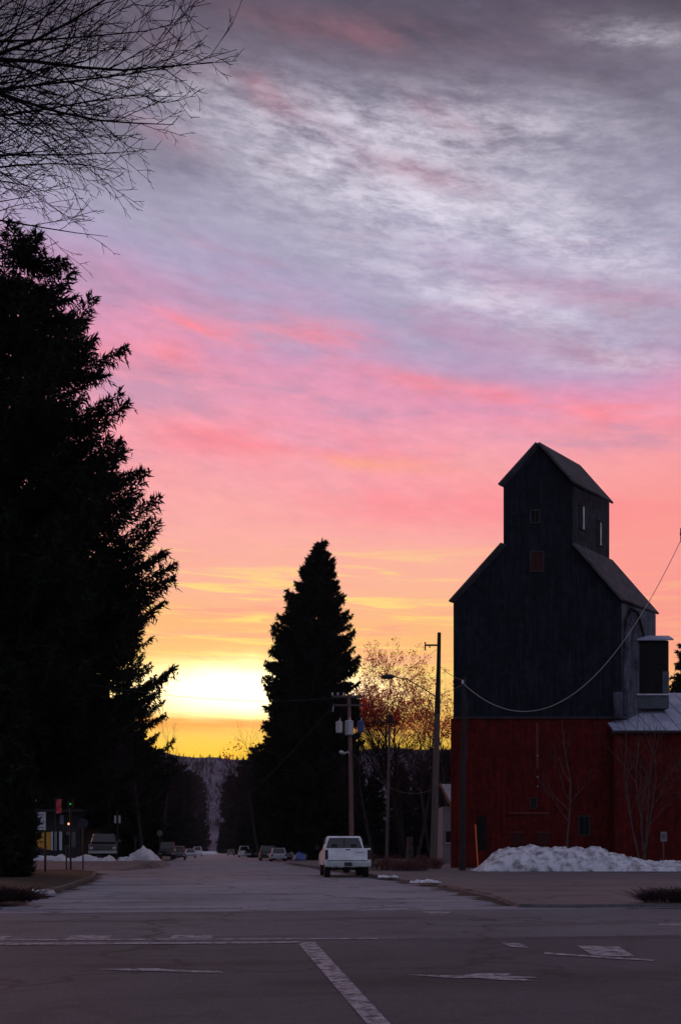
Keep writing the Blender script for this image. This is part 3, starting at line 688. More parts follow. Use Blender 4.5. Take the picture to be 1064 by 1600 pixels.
    for s, y0, y1, lb in ((.83, 783, 822, 'tall narrow window nearer the front, in the tower side'), (2.38, 796, 836, 'tall narrow window nearer the back, in the tower side')):
        n = Vector((1, -1, 0)).normalized(); u = Vector((1, 1, 0)).normalized(); c = Vector((X(893)+s, s+f, (z(y0)+z(y1))/2))+n*.07
        hh = z(y0)-z(y1); Rm = Matrix.Rotation(math.atan2(u.y, u.x), 3, 'Z'); fr = MB()
        for dx, dz, sx, sz in ((-.32, 0, .08, hh), (.32, 0, .08, hh), (0, hh/2, .72, .08), (0, -hh/2, .72, .08)): fr.box(c+u*dx+Vector((0, 0, dz)), (sx, .09, sz), Rm)
        fo = fr.build('window', plankf, t, label=lb); pn = MB(); pn.box(c-n*.03+u*.18, (.22, .04, hh-.1), Rm); pn.build('pane', lightp, fo)
        pn = MB(); pn.box(c-n*.03-u*.12, (.36, .04, hh-.1), Rm); pn.build('shutter', hole, fo)
    # corner trim and stained gutter shape on the pale side
    b = MB(); pth = [(X(969)+.45, .25, z(965)), (X(969)+.8, .62, z(948)), (X(969)+1.4, 1.2, z(950)), (X(969)+2.0, 1.8, z(985))]
    b.tube([Vector(p)+Vector((.06, -.06, 0)) for p in pth], .09, 5); b.build('downpipe', hole, t)
    # ----- lean-to annex with metal roof
    y_an = -1.0
    b = MB(); b.prism([(X(953), y_an, -.1), (X(953)+16, y_an, -.1), (X(953)+16, y_an, 8.85), (X(953), y_an, 8.85)], (0, .9, 0))
    b.prism([(X(953)+.02, y_an+.9, -.1), (X(953)+16, y_an+.9, -.1), (X(953)+16, y_an+.9, 9.0), (X(953)+.02, y_an+.9, 9.0)], (0, 5.4, 0)); 
    b.build('annex_wall', red, t)
    b = MB(); xa = X(949); b.prism([(xa, y_an-.35, 8.80), (xa, 5.6, 12.3), (xa, 5.6, 12.42), (xa, y_an-.35, 8.93)], (17, 0, 0))
    for i in range(18): 
        xx = xa+.5+i*.95
        b.prism([(xx, y_an-.35, 8.935), (xx, 5.6, 12.425), (xx, 5.6, 12.47), (xx, y_an-.35, 8.98)], (.05, 0, 0))
    b.build('annex_roof', metalr, t)
    b = MB(); b.box((xa+8.5, y_an-.36, 8.83), (17, .03, .14)); b.build('fascia', plankf, t)
    # hooded dormer on the lean-to roof
    D1 = 66.6; k1 = D1/F; hx0 = (988-532)*k1-ox; hx1 = (1044-532)*k1-ox; yy = D1-D0
    zt, zb = Z(1001, D1), Z(1086, D1)
    b = MB(); b.box(((hx0+hx1)/2, yy+.9, (zt+zb)/2), (hx1-hx0, 1.8, zt-zb)); hd = b.build('dormer', mat('black dormer boards', (.003, .003, .004), .9, (.008, .007, .008), 5), t)
    b = MB(); b.box((hx1-.20, yy-.02, Z(1068, D1)), (.42, .06, 1.6)); b.build('dormer_post', pale, hd)
    b = MB(); b.prism([(hx0-.1, yy-.25, zt-.03), (hx0-.1, yy+.75, zt+.42), (hx0-.1, yy+2.0, zt-.1), (hx0-.1, yy+2.0, zt-.0), (hx0-.1, yy+.75, zt+.5), (hx0-.1, yy-.25, zt+.07)], (hx1-hx0+.35, 0, 0)); b.build('dormer_roof', metalr, hd)
    b = MB(); b.box(((hx0+hx1)/2, yy+.55, Z(1097, D1)), (hx1-hx0-.1, 1.5, .9)); b.build('dormer_base', mat('teal grey boards', (.05, .06, .075), .8, (.09, .10, .12), 3), hd)
    b = MB(); b.box(((hx0+hx1)/2+.02, yy-.08, Z(1086, D1)), (hx1-hx0+.1, .4, .09)); b.build('dormer_sill', M['snowc'], hd)
    b = MB(); b.box((X(963), -.25, z(1103)), (.55, .38, 1.7)); b.build('vent_box', pale, t)
    # pipe chute on the side wall above the roof
    b = MB(); b.tube([(X(975), -.1, z(1118)), (X(978), -.05, z(1040)), (X(983), .1, z(965))], .20, 8); b.build('chute_pipe', pale, t)
    return t
elevator()

# small pale house behind the elevator's left edge
hs = thing('house', 'small pale house with a snow-white roof, peeping out left of the elevator', 'house', P(691, 88, .1), -TH)
kk = 88/F; b = MB(); b.prism([(0, 0, 0), (6, 0, 0), (6, 0, Z(1262, 88)), (.0, 0, Z(1262, 88))], (0, 8, 0)); b.build('wall', mat('pinkish siding', (.24, .20, .22), .85, (.17, .14, .16), 2, (1, 1, 6)), hs)
b = MB(); b.prism([(-.05, -.15, Z(1234, 88)+.5), (1.0, -.15, Z(1264, 88)-.2), (1.0, -.15, Z(1264, 88)), (-.05, -.15, Z(1226, 88)+.1)], (0, 8.3, 0)); b.add([], [])
b = MB(); b.prism([(-.15, -.2, Z(1227, 88)), (1.15, -.2, Z(1268, 88)), (7, -.2, Z(1268, 88)), (5.5, -.2, Z(1227, 88))], (0, .4, 0)); b.build('roof', M['snowc'], hs)
b = MB(); b.prism([(-.22, -.3, Z(1224, 88)), (.95, -.3, Z(1266, 88)), (.88, -.3, Z(1270, 88)), (-.32, -.3, Z(1228, 88))], (0, .1, 0)); b.build('bargeboard', mat('orange brown board', (.26, .10, .06), .8), hs)
b = MB(); b.box((.52, -.03, 2.3), (.42, .05, 1.0)); wn_ = b.build('window', M['glass'], hs)
b = MB(); b.box((.52, -.06, 1.76), (.52, .08, .06)); b.build('sill', M['white'], wn_)

# ------------------------------------------------------------------ utility poles, lamps, wires
def cobra(b_arm, b_head, a, c):
    b_arm.tube([a, a.lerp(c, .5)+Vector((0, 0, .15)), c], .045, 6)
    d = (c-a).normalized(); b_head.tube([c-d*.1, c+d*.05, c+d*.25, c+d*.4, c+d*.46], [.05, .09, .13, .10, .03], 8)
def lathe(b, c, prof, n=14):
    c = Vector(c); o = len(b.v); m = len(prof)
    vs = [c+Vector((r*math.cos(2*math.pi*k/n), r*math.sin(2*math.pi*k/n), z)) for r, z in prof for k in range(n)]
    b.add(vs, [(i*n+q, i*n+(q+1) % n, (i+1)*n+(q+1) % n, (i+1)*n+q) for i in range(m-1) for q in range(n)]+[tuple(range(n))[::-1], tuple(range((m-1)*n, m*n))])
def insul(parent, p, m='chrome'):
    b = MB(); lathe(b, p, [(.03, 0), (.06, .04), (.045, .08), (.07, .12), (.04, .17), (.01, .19)], 8); b.build('insulator', M[m], parent)
# transformer pole
D = 60; kp = D/F
tp = thing('utility_pole', 'wooden pole with three transformer cans and a pale street lamp behind the white pickup', 'utility pole', P(550, D, .1), -TH, 'utility poles along the street')
XX = lambda px: (px-550)*kp
b = MB(); b.tube([(0, 0, -.2), (XX(548), 0, Z(1200, D)), (XX(545), 0, Z(1088, D))], [.15, .13, .10], 10); b.build('pole', M['polewarm'], tp)
b = MB(); b.tube([(XX(552.8), -.05, 0), (XX(549.6), -.12, Z(1172, D))], .03, 6); b.build('conduit', M['polewood'], tp)
for py, x0, x1 in ((1091.5, 519, 569), (1105, 520, 569)):
    b = MB(); b.box((XX((x0+x1)/2), -.15, Z(py, D)), ((x1-x0)*kp, .09, .11)); b.build('crossarm', M['polewood'], tp)
for px in (519.5, 528, 537, 552.5, 567): insul(tp, (XX(px), -.15, Z(1091, D)+.04), 'galv')
b = MB(); b.tube([(XX(521), -.15, Z(1106, D)), (XX(520), -.15, Z(1115, D))], .03, 5); b.build('cutout', M['galv'], tp)
for px, py, m in ((530, 1140, 'galv'), (545.5, 1141, 'galv'), (568-4.5, 1138, 'blueg')):
    r_ = .25 if px == 545.5 else .2; h_ = .85 if px == 545.5 else .66
    b = MB(); lathe(b, (XX(px), -.32 if px != 563.5 else .1, Z(py, D)-h_/2), [(r_*.92, 0), (r_, .03), (r_, h_-.08), (r_*1.07, h_-.06), (r_*1.07, h_-.02), (r_*.5, h_+.04), (.03, h_+.06)])
    c_ = b.build('transformer', M[m], tp, smooth=False, label='small blue can' if m == 'blueg' else 'grey can')
    b = MB(); lathe(b, (XX(px)+.05, -.32 if px != 563.5 else .1, Z(py, D)+h_/2), [(.04, 0), (.05, .05), (.03, .1), (.045, .15), (.02, .22)], 8); b.build('bushing', M['galv'], c_)
b = MB(); hb = MB(); cobra(b, hb, Vector((XX(548), 0, Z(1183, D))), Vector((XX(538), -.5, Z(1181, D)))); b.build('lamp_arm', M['galv'], tp); hb.build('lamp_head', M['galv'], tp, smooth=True)
# thin pole behind
D = 86; kp = D/F
p2 = thing('utility_pole', 'thin dark pole with one crossarm, between the transformer pole and the tall pole', 'utility pole', P(604, D, .1), -TH, 'utility poles along the street')
b = MB(); b.tube([(0, 0, -.2), ((609-604)*kp, 0, Z(1116, D))], [.14, .1], 8); b.build('pole', M['polewood'], p2)
b = MB(); b.box(((599-604)*kp, -.14, Z(1131, D)), (38*kp, .09, .11)); b.build('crossarm', M['poledark'], p2)
for px in (582, 590, 600, 615): insul(p2, ((px-604)*kp, -.14, Z(1130, D)+.03), 'darkmetal')
b = MB(); lathe(b, ((609.5-604)*kp, -.3, Z(1131, D)), [(.2, 0), (.22, .5), (.22, .62), (.05, .68)], 10); b.build('transformer', M['poledark'], p2)
# tall leaning pole with cobra lamp
D = 64; kp = D/F
p3 = thing('utility_pole', 'tallest leaning wooden pole with a long street lamp arm, left of the elevator', 'utility pole', P(677, D, .1), -TH, 'utility poles along the street')
b = MB(); b.tube([(0, 0, -.2), ((681-677)*kp, 0, Z(1200, D)), ((683-677)*kp, 0, Z(1110, D))], [.24, .215, .19], 10); b.build('pole', M['polewood'], p3)
b = MB(); b.tube([((683-677)*kp, 0, Z(1118, D)), ((685-677)*kp, 0, Z(1046, D)), ((686-677)*kp, 0, Z(991, D))], [.20, .14, .12], 10); b.build('pole_top', M['poledark'], p3)
b = MB(); b.box(((675-677)*kp, -.1, Z(1011, D)), (24*kp, .09, .10)); b.build('crossarm', M['poledark'], p3)
b = MB(); b.tube([((664-677)*kp, -.1, Z(1019, D)), ((664-677)*kp, -.1, Z(1006, D))], .045, 6); b.build('insulator', M['poledark'], p3)
b = MB(); b.tube([((671-677)*kp, -.1, Z(1015, D)), ((671-677)*kp, -.1, Z(1011, D))], .04, 6); b.build('insulator', M['poledark'], p3)
b = MB(); b.tube([((683-677)*kp, -.1, Z(1093, D)), ((660-677)*kp, -.5, Z(1080, D)), ((634-677)*kp, -1.0, Z(1068, D)), ((612-677)*kp, -1.4, Z(1065.5, D))], .035, 6); b.build('lamp_arm', M['darkmetal'], p3)
b = MB(); c = Vector(((612-677)*kp, -1.4, Z(1065.5, D))); b.tube([c+Vector((.1, 0, 0)), c-Vector((.1, 0, 0)), c-Vector((.4, 0, .0)), c-Vector((.65, 0, .02)), c-Vector((.75, 0, .02))], [.07, .15, .17, .12, .03], 8); b.build('lamp_head', M['darkmetal'], p3, smooth=True)
# black pole in front of the elevator
D = 56; kp = D/F
p4 = thing('utility_pole', 'black tarred pole planted in front of the elevator, beside the snowbank', 'utility pole', P(722, D, .1), -TH, 'utility poles along the street')
b = MB(); b.tube([(0, 0, -.2), ((723-722)*kp, 0, Z(1200, D)), ((725.5-722)*kp, 0, Z(1060, D))], [.19, .16, .11], 10); b.build('pole', M['poledark'], p4)
b = MB(); b.box(((724-722)*kp-.06, -.13, Z(1069, D)), (.12, .08, .2)); b.build('wire_bracket', M['galv'], p4)
b = MB(); b.tube([((727-722)*kp, -.1, Z(1200, D)), ((731-722)*kp, -.1, Z(1120, D)), ((727-722)*kp, -.1, Z(1090, D))], .01, 5); b.build('cable', M['polewood'], p4)
# pole just outside the right edge
D = 52
p5 = thing('utility_pole', 'pole top with crossarm just entering at the right edge of the picture', 'utility pole', P(1078, D, .1), -TH, 'utility poles along the street')
kp = D/F
b = MB(); b.tube([(0, 0, -.2), (0, 0, Z(822, D))], [.18, .11], 10); b.build('pole', M['poledark'], p5)
b = MB(); b.box((-.0, -.14, Z(850, D)), (33*kp, .09, .11)); b.build('crossarm', M['poledark'], p5)
b = MB(); lathe(b, (-15.5*kp, -.14, Z(850, D)+.03), [(.04, 0), (.07, .1), (.05, .2), (.09, .35), (.06, .5), (.08, .6), (.02, .7)], 8); b.build('insulator', M['darkmetal'], p5)
def wire(a, c, sag, label, m='wire', r=.018, n=24):
    b = MB(); b.tube([a.lerp(c, i/n)-Vector((0, 0, sag*4*(i/n)*(1-i/n))) for i in range(n+1)], r, 5)
    o = b.build('wire', M[m]); return tag(o, label, 'wire', 'overhead wires')
wire(PT(724.5, 1069, 55.8), PT(1062, 846, 51.8), 4.45, 'pale slack wire looping across the front of the elevator', 'palewire', .019, 40)
wire(PT(724, 1069, 56), PT(664, 1040+45, 100), .3, 'wire running left from the black pole behind the tall leaning pole', 'wire')
wire(PT(725, 1063, 56), PT(686, 1040, 64), .15, 'short wire from the black pole up to the tall leaning pole', 'wire')
wire(PT(686, 1110, 64), PT(549, 1185, 60), .8, 'low wire from the tall leaning pole down to the transformer pole', 'wire', .015)
wire(PT(567, 1092, 60), PT(615, 1130, 86), .5, 'wire from the transformer pole crossarm to the thin pole', 'wire', .014)
wire(PT(552, 1178, 60), PT(682, 1230, 64), 1.2, 'pale cable sagging below the street lamps between the transformer pole and tall pole', 'polewood', .018)
wire(PT(519, 1105, 60), PT(335, 1258, 330), 3.0, 'wire running down the street from the transformer pole', 'wire', .009)

wire(PT(519, 1091, 60), PT(-120, 1010, 40), .9, 'thin wire crossing the street leftwards from the transformer pole crossarm', 'wire', .012)
wire(PT(686, 1012, 64), PT(519, 1091, 60), .5, 'thin wire from the top of the tall pole to the transformer crossarm', 'wire', .012)
# ------------------------------------------------------------------ vehicles
def arch_profile(pts_top, L0, L1, zb, wheels, wr):
    """closed side profile (y,z) with round wheel arches cut into the bottom edge"""
    pr = list(pts_top)
    bot = [(L0, zb)]
    for wy in sorted(wheels):
        for k in range(9):
            a = math.pi-math.pi*k/8; bot.append((wy+wr*1.13*math.cos(a), max(zb, zb-.02+wr*1.13*math.sin(a)*.92)))
    bot.append((L1, zb)); return pr, bot
def wheel_parts(t, xs, ys, r, w=.24):
    for x in xs:
        for y in ys:
            b = MB(); n = 20; pf = [(r*.62, -w/2), (r*.93, -w/2), (r, -w/2+.04), (r, w/2-.04), (r*.93, w/2), (r*.62, w/2)]
            vs = [(x+q, y+rr*math.cos(2*math.pi*k/n), r+rr*math.sin(2*math.pi*k/n)) for rr, q in pf for k in range(n)]
            b.add(vs, [(i*n+k, i*n+(k+1) % n, (i+1)*n+(k+1) % n, (i+1)*n+k) for i in range(5) for k in range(n)])
            wo = b.build('wheel', M['tyre'], t)
            b = MB(); sgn = 1 if x > 0 else -1; b.tube([(x-sgn*.02, y, r), (x+sgn*w*.35, y, r), (x+sgn*w*.45, y, r)], [r*.63, r*.63, r*.3], 16); b.build('rim', M['galv'], wo)
def side_shell(b, prof, xw, xw_top=None, zt=None):
    """side profile polygon extruded across the width, narrowing above zt"""
    n = len(prof); vs = []
    for sx in (-1, 1):
        for y, z in prof:
            w = xw if (zt is None or z <= zt) else xw+(xw_top-xw)*min(1, (z-zt)/(prof_top-zt))
            vs.append((sx*w, y, z))
    b.add(vs, [tuple(range(n)), tuple(range(n, 2*n))[::-1]]+[(i, (i+1) % n, (i+1) % n+n, i+n) for i in range(n)])
prof_top = 1.85
def pickup(loc, rz, label, paint, group=None, front=False):
    global prof_top
    t = thing('pickup_truck', label, 'pickup truck', loc, rz, group)
    hw = .97; wr = .37; ys = (-1.55, 1.75)
    # body (bed sides, doors, fenders, bonnet) with wheel arches
    def arch(lo, hi, zb): 
        pts = [(lo, zb)]
        for wy in ys:
            if lo < wy < hi:
                for k in range(11):
                    a = math.pi-math.pi*k/10; pts.append((wy+.46*math.cos(a), max(zb, .36+.46*math.sin(a))))
        pts.append((hi, zb)); return pts
    cabf, cabr = 1.0, -.38
    body = arch(-2.55, 2.6, .52)+[(2.66, .62), (2.66, .95), (2.58, 1.05), (1.0, 1.16), (cabr, 1.24), (cabr, 1.22), (cabr-.04, 1.22)]
    # right and left bed sides and full front as separate closed shells
    fr = arch(cabr-.04, 2.6, .52)+[(2.66, .62), (2.66, .95), (2.58, 1.04), (1.05, 1.18), (cabr-.04, 1.25)]
    b = MB(); side_shell(b, fr, hw)
    bs = arch(-2.5, cabr-.06, .56)+[(cabr-.06, 1.29), (-2.5, 1.31)]
    for sx in (-1, 1):
        n = len(bs); vs = [(sx*hw, y, z) for y, z in bs]+[(sx*(hw-.12), y, z) for y, z in bs]
        b.add(vs, [tuple(range(n)), tuple(range(n, 2*n))[::-1]]+[(i, (i+1) % n, (i+1) % n+n, i+n) for i in range(n)])
    b.box((0, -1.45, .66), (1.7, 2.1, .06))
    b.build('body', paint, t, bevel=.025)
    # cab greenhouse
    gz0, gz1 = 1.22, 1.87; w0, w1 = .90, .74
    yb0, yb1, yf0, yf1 = cabr, cabr+.10, 1.15, .55
    P8 = [(-w0, yb0, gz0), (w0, yb0, gz0), (w0, yf0, gz0), (-w0, yf0, gz0), (-w1, yb1, gz1), (w1, yb1, gz1), (w1, yf1, gz1), (-w1, yf1, gz1)]
    b = MB(); b.add(P8, [(3, 2, 1, 0), (4, 5, 6, 7), (0, 1, 5, 4), (1, 2, 6, 5), (2, 3, 7, 6), (3, 0, 4, 7)]); b.build('cab', paint, t, bevel=.06)
    def pane(i0, i1, i2, i3, ins, off, name):
        q = [Vector(P8[i]) for i in (i0, i1, i2, i3)]; c = sum(q, Vector())/4; n = (q[1]-q[0]).cross(q[3]-q[0]).normalized()
        if n.dot(c-Vector((0, .3, 1.5))) < 0: n = -n
        qq = []
        for v in q:
            d = c-v; qq.append(v+Vector((d.x*ins/abs(d.x) if abs(d.x) > .05 else 0, d.y*ins/abs(d.y) if abs(d.y) > .2 else d.y*.15, d.z*(ins*.9)/abs(d.z)))+n*off)
        b = MB(); b.prism(qq, n*.012); return b.build(name, M['glass'], t)
    rw = pane(0, 1, 5, 4, .09, .002, 'rear_window'); pane(2, 3, 7, 6, .09, .002, 'windscreen'); pane(1, 2, 6, 5, .1, .002, 'side_window'); pane(3, 0, 4, 7, .1, .002, 'side_window')
    b = MB(); b.box((0, yb0+.02, 1.55), (.025, .03, .5)); b.build('window_divider', M['black'], rw)
    for sx in (-.42, .42): b = MB(); b.box((sx, yb0-.0, 1.43), (.26, .05, .15)); b.build('headrest', M['black'], t, bevel=.03)
    # tailgate with handle and faint badge strip
    b = MB(); b.box((0, -2.56, 1.00), (1.66, .07, .60)); tg = b.build('tailgate', paint, t, bevel=.02)
    b = MB(); b.box((0, -2.60, 1.24), (.20, .03, .05)); b.build('handle', M['black'], tg)
    b = MB(); b.box((0, -2.598, .76), (1.6, .02, .03)); b.build('trim_strip', M['darkmetal'], tg)
    b = MB(); b.box((.50, -2.600, 1.12), (.34, .012, .035)); b.build('badge', mat('grey badge', (.3, .3, .36), .6), tg)
    for sx in (-1, 1):
        b = MB(); b.box((sx*(hw-.085), -2.545, 1.02), (.15, .06, .42)); b.build('tail_light', M['red'], t, bevel=.015)
        b = MB(); b.box((sx*(hw-.07), -2.49, .62), (.12, .1, .2)); b.build('bed_corner', paint, t, bevel=.015)
        b = MB(); b.tube([(sx*.94, .85, 1.25), (sx*1.08, .8, 1.3)], .02, 6); b.box((sx*1.13, .78, 1.35), (.17, .08, .22)); b.build('mirror', paint if front else M['black'], t)
    b = MB(); b.prism([(-hw-.0, -2.74, .47), (hw, -2.74, .47), (hw, -2.74, .70), (-hw, -2.74, .70)], (0, .16, 0)); bp = b.build('rear_bumper', M['chrome'], t, bevel=.03)
    b = MB(); b.box((.0, -2.75, .60), (.32, .03, .16)); b.build('number_plate', M['darkmetal'], bp)
    b = MB(); b.prism([(-hw, 2.66, .42), (hw, 2.66, .42), (hw, 2.66, .64), (-hw, 2.66, .64)], (0, .14, 0)); b.build('front_bumper', M['chrome'], t, bevel=.03)
    b = MB(); b.box((0, 2.665, .82), (1.30, .04, .26)); g_ = b.build('grille', M['black'], t)
    b = MB()
    for q in range(4): b.box((0, 2.69, .73+.06*q), (1.3, .02, .012))
    b.build('grille_bar', M['chrome'], g_)
    for sx in (-1, 1):
        b = MB(); b.box((sx*.80, 2.665, .82), (.26, .04, .2)); b.build('headlight', M['galv'], t, bevel=.02)
    # underside: frame rails, axle with differential, exhaust
    b = MB(); b.box((-.45, 0, .5), (.1, 5.0, .12)); b.box((.45, 0, .5), (.1, 5.0, .12)); b.box((0, -.2, .54), (1.7, 4.6, .08)); b.build('chassis', M['black'], t)
    b = MB(); b.tube([(-.8, ys[0], wr), (.8, ys[0], wr)], .05, 8); b.tube([(0, ys[0]-.22, wr-.02), (0, ys[0]-.12, wr-.02), (0, ys[0]+.15, wr)], [.08, .17, .12], 10); b.build('rear_axle', M['black'], t)
    b = MB(); b.tube([(-.62, -2.5, .33), (-.62, -.6, .40)], .035, 8); b.build('exhaust', M['black'], t)
    wheel_parts(t, (-.82, .82), ys, wr, .26)
    return t
white_truck = pickup((6.28, 46.0, 0), R(-3.5), 'white pickup truck seen from behind, parked by the right kerb', M['white'])
dark = mat('dark green paint', (.008, .010, .014), .3, coat=.5)
silv = mat('silver paint', (.05, .05, .06), .35, coat=.5); silv2 = mat('pale grey paint', (.30, .30, .35), .35, coat=.5)
blk = mat('black paint', (.008, .008, .01), .3, coat=.5); wh2 = mat('white car paint', (.5, .5, .54), .35, coat=.4); blu = mat('blue paint', (.03, .07, .28), .4, coat=.4)
champ = mat('champagne paint', (.17, .15, .12), .4)
pickup(P(163, 73, .56), R(184), 'dark pickup truck facing the viewer behind the low snowbank at left', dark, front=True)
white_truck.scale = (1.05, 1, 1.0)

def car(loc, rz, label, paint, kind='hatchback', group='cars parked along the far street'):
    H = {'hatchback': 1.48, 'sedan': 1.42, 'suv': 1.78, 'van': 2.0}[kind]; L = {'hatchback': 4.1, 'sedan': 4.6, 'suv': 4.7, 'van': 5.0}[kind]
    hw = .86 if kind in ('hatchback', 'sedan') else .95; wr = .31 if H < 1.6 else .36; h = L/2; ys = (-h+.8, h-.85); bl = H*.58
    t = thing(kind if kind != 'suv' else 'sport_utility_car', label, 'car', loc, rz, group)
    pts = [(-h, .32)]
    for wy in ys:
        for k in range(9):
            a = math.pi-math.pi*k/8; pts.append((wy+wr*1.2*math.cos(a), max(.32, wr+wr*1.2*math.sin(a))))
    pts += [(h, .32), (h+.03, .6), (h-.12, bl-.14), (h-1.1, bl), (-h+.12, bl+.03), (-h-.02, .7)]
    b = MB(); side_shell(b, pts, hw); b.build('body', paint, t, bevel=.05)
    r0 = {'hatchback': -h+.12, 'sedan': -h+.75, 'suv': -h+.08, 'van': -h+.06}[kind]; r1 = r0+{'hatchback': .45, 'sedan': .7, 'suv': .25, 'van': .15}[kind]
    f0 = h-1.15; f1 = f0-(.75 if kind != 'van' else .6)
    w1 = hw-.2; P8 = [(-hw+.04, r0, bl-.02), (hw-.04, r0, bl-.02), (hw-.04, f0, bl-.02), (-hw+.04, f0, bl-.02), (-w1, r1, H), (w1, r1, H), (w1, f1, H), (-w1, f1, H)]
    b = MB(); b.add(P8, [(3, 2, 1, 0), (4, 5, 6, 7), (0, 1, 5, 4), (1, 2, 6, 5), (2, 3, 7, 6), (3, 0, 4, 7)]); b.build('cabin', paint, t, bevel=.07)
    for ids, nm in (((0, 1, 5, 4), 'rear_window'), ((2, 3, 7, 6), 'windscreen'), ((1, 2, 6, 5), 'side_window'), ((3, 0, 4, 7), 'side_window')):
        q = [Vector(P8[i]) for i in ids]; c = sum(q, Vector())/4; n = (q[1]-q[0]).cross(q[3]-q[0]).normalized()
        if n.dot(c-Vector((0, 0, bl))) < 0: n = -n
        qq = [c+(v-c)*.82+n*.004 for v in q]; b = MB(); b.prism(qq, n*.01); b.build(nm, M['glass'], t)
    for sx in (-1, 1):
        b = MB(); b.box((sx*(hw-.13), -h-.01, bl-.12), (.2, .06, .2)); b.build('tail_light', M['red'], t, bevel=.02)
        b = MB(); b.box((sx*(hw-.2), h-.03, .62), (.3, .12, .14)); b.build('headlight', M['galv'], t, bevel=.02)
    b = MB(); b.box((0, -h-.03, .72), (.36, .03, .14)); b.build('number_plate', M['galv'], t)
    b = MB(); b.box((0, -h-.04, .44), (hw*1.9, .14, .18)); b.build('rear_bumper', paint, t, bevel=.04)
    wheel_parts(t, (-hw+.12, hw-.12), ys, wr, .2)
    return t
def along(px, D): # on the street, by lane offset
    return P(px, D, 0)
car(P(434, 108, 0), 0, 'silver hatchback on the right kerb seen from behind', silv2, 'hatchback', )
car(P(418, 118, 0), 0, 'dark tall car parked just beyond the silver hatchback', blk, 'suv')
car(P(381, 178, 0), 0, 'white van parked far down the right side of the street', wh2, 'van')
car(P(399, 165, 0), 0, 'black car close behind the white van far down the street', blk, 'sedan')
car(P(361, 230, 0), 0, 'small champagne car far down the street near the gap', champ, 'hatchback')
car(P(459, 120, .1), R(15), 'white car under the blue tarpaulin, right of the silver hatchback', wh2, 'sedan')
car(P(279, 128, 0), R(180), 'grey tall car parked facing us on the left kerb', silv, 'suv')
car(P(298, 160, 0), R(180), 'pale car parked on the left kerb behind the grey tall car', silv2, 'hatchback')
car(P(309, 205, 0), R(180), 'small white van farthest along the left kerb', wh2, 'van')
car(P(262, 118, .2), R(180), 'black low car in the dark at the near end of the left kerb row', blk, 'van')
# blue tarpaulin over a heap beside the white car
b = MB(); vs = []; n = 12
for j in range(6):
    for i in range(n):
        a = 6.283*i/n; r = (1-j/5.2)**.6*(.75+.12*math.sin(i*2.3+j)); vs.append((r*math.cos(a), r*math.sin(a), .1+.17*j+.05*math.sin(i*1.7+j)))
b.add(vs, [(j*n+i, j*n+(i+1) % n, (j+1)*n+(i+1) % n, (j+1)*n+i) for j in range(5) for i in range(n)]+[tuple(range(5*n, 6*n))])
o = b.build('tarpaulin', blu, smooth=True); o.location = P(468, 112, .1); tag(o, 'crumpled blue tarpaulin over a heap beside the silver hatchback', 'tarpaulin')

# ------------------------------------------------------------------ snow
def heap(name, label, px0, px1, D, hfun, depth, m, zb=.1, nx=70, ny=16, seed=1, group=None):
    rn = random.Random(seed); a = P(px0, D, zb); c = P(px1, D, zb); L = (c-a).length; t = (c-a).normalized(); n = Vector((-t.y, t.x, 0))
    from mathutils import noise as ns
    vs = []
    for j in range(ny+1):
        v = j/ny
        for i in range(nx+1):
            u = i/nx; w = math.sin(math.pi*v)**.55*min(1, math.sin(math.pi*min(1, max(0, u)))*7)**.6 if 0 < u < 1 and 0 < v < 1 else 0
            h = hfun(u)*w; q = Vector((u*L, v*depth, seed*3.3))
            h *= 1+.17*ns.fractal(q*1.1, 1, 2, 4); h += w*.11*ns.fractal(q*3.2, .7, 2, 5)
            off = (v-.5)*depth+.25*ns.noise(q*.8)
            vs.append(a+t*(u*L)+n*off+Vector((0, 0, max(-.05, h))))
    o0 = (a+c)/2; vs = [v-o0 for v in vs]; w = nx+1
    b = MB(); b.add(vs, [(j*w+i, j*w+i+1, (j+1)*w+i+1, (j+1)*w+i) for j in range(ny) for i in range(nx)])
    o = b.build(name, m, smooth=False); o.location = o0; return tag(o, label, 'snow', group)
heap('snowbank', 'long lumpy snowbank ploughed up in front of the red wall', 738, 1200, 54, lambda u: 1.38*min(1, u/.13)**.8*(1-.12*min(1, u/.4))*(1 if u < .42 else max(.40, 1-(u-.42)*3.6)), 3.6, M['snow'], nx=180, ny=36, seed=3)
heap('snow_heap', 'pointed heap of clean snow by the left kerb', 203, 249, 74, lambda u: .9*max(0, 1-abs(u-.45)*1.9)**.7+.1, 2.4, M['snowc'], .45, 60, 30, 5)
heap('snowbank', 'low lumpy snowbank in front of the dark pickup at left', 88, 178, 68, lambda u: .48*(.72+.28*math.sin(u*13+1)), 2.0, M['snowc'], .42, 60, 14, 9)
heap('snowbank', 'thin snowbank in front of the yellow shopfront', 50, 92, 72, lambda u: .38, 1.4, M['snowc'], .4, 30, 10, 13)
heap('snow_patch', 'flat patch of snow at the kerb right of the snow heap', 188, 206, 70, lambda u: .3, 1.2, M['snowc'], .45, 16, 8, 15)
heap('snow_patch', 'streak of dirty snow along the right kerb behind the pickup', 590, 622, 41, lambda u: .06, .8, M['snow'], .1, 30, 8, 16)
heap('snow_patch', 'thin dirty snow streak at the kerb, midway to the corner', 640, 690, 34, lambda u: .05, .5, M['snow'], .1, 30, 8, 17)
heap('snow_patch', 'bright snow lying across the end of the street', 306, 340, 330, lambda u: .9, 5, M['snowc'], .0, 16, 8, 18)
heap('snow_patch', 'pale melting snow on the near left verge', -20, 60, 24.5, lambda u: .05, .6, M['snow'], .08, 30, 8, 19)
heap('snow_patch', 'small lump of old snow at the left kerb', 50, 85, 26, lambda u: .07, .5, M['snow'], .08, 24, 8, 20)

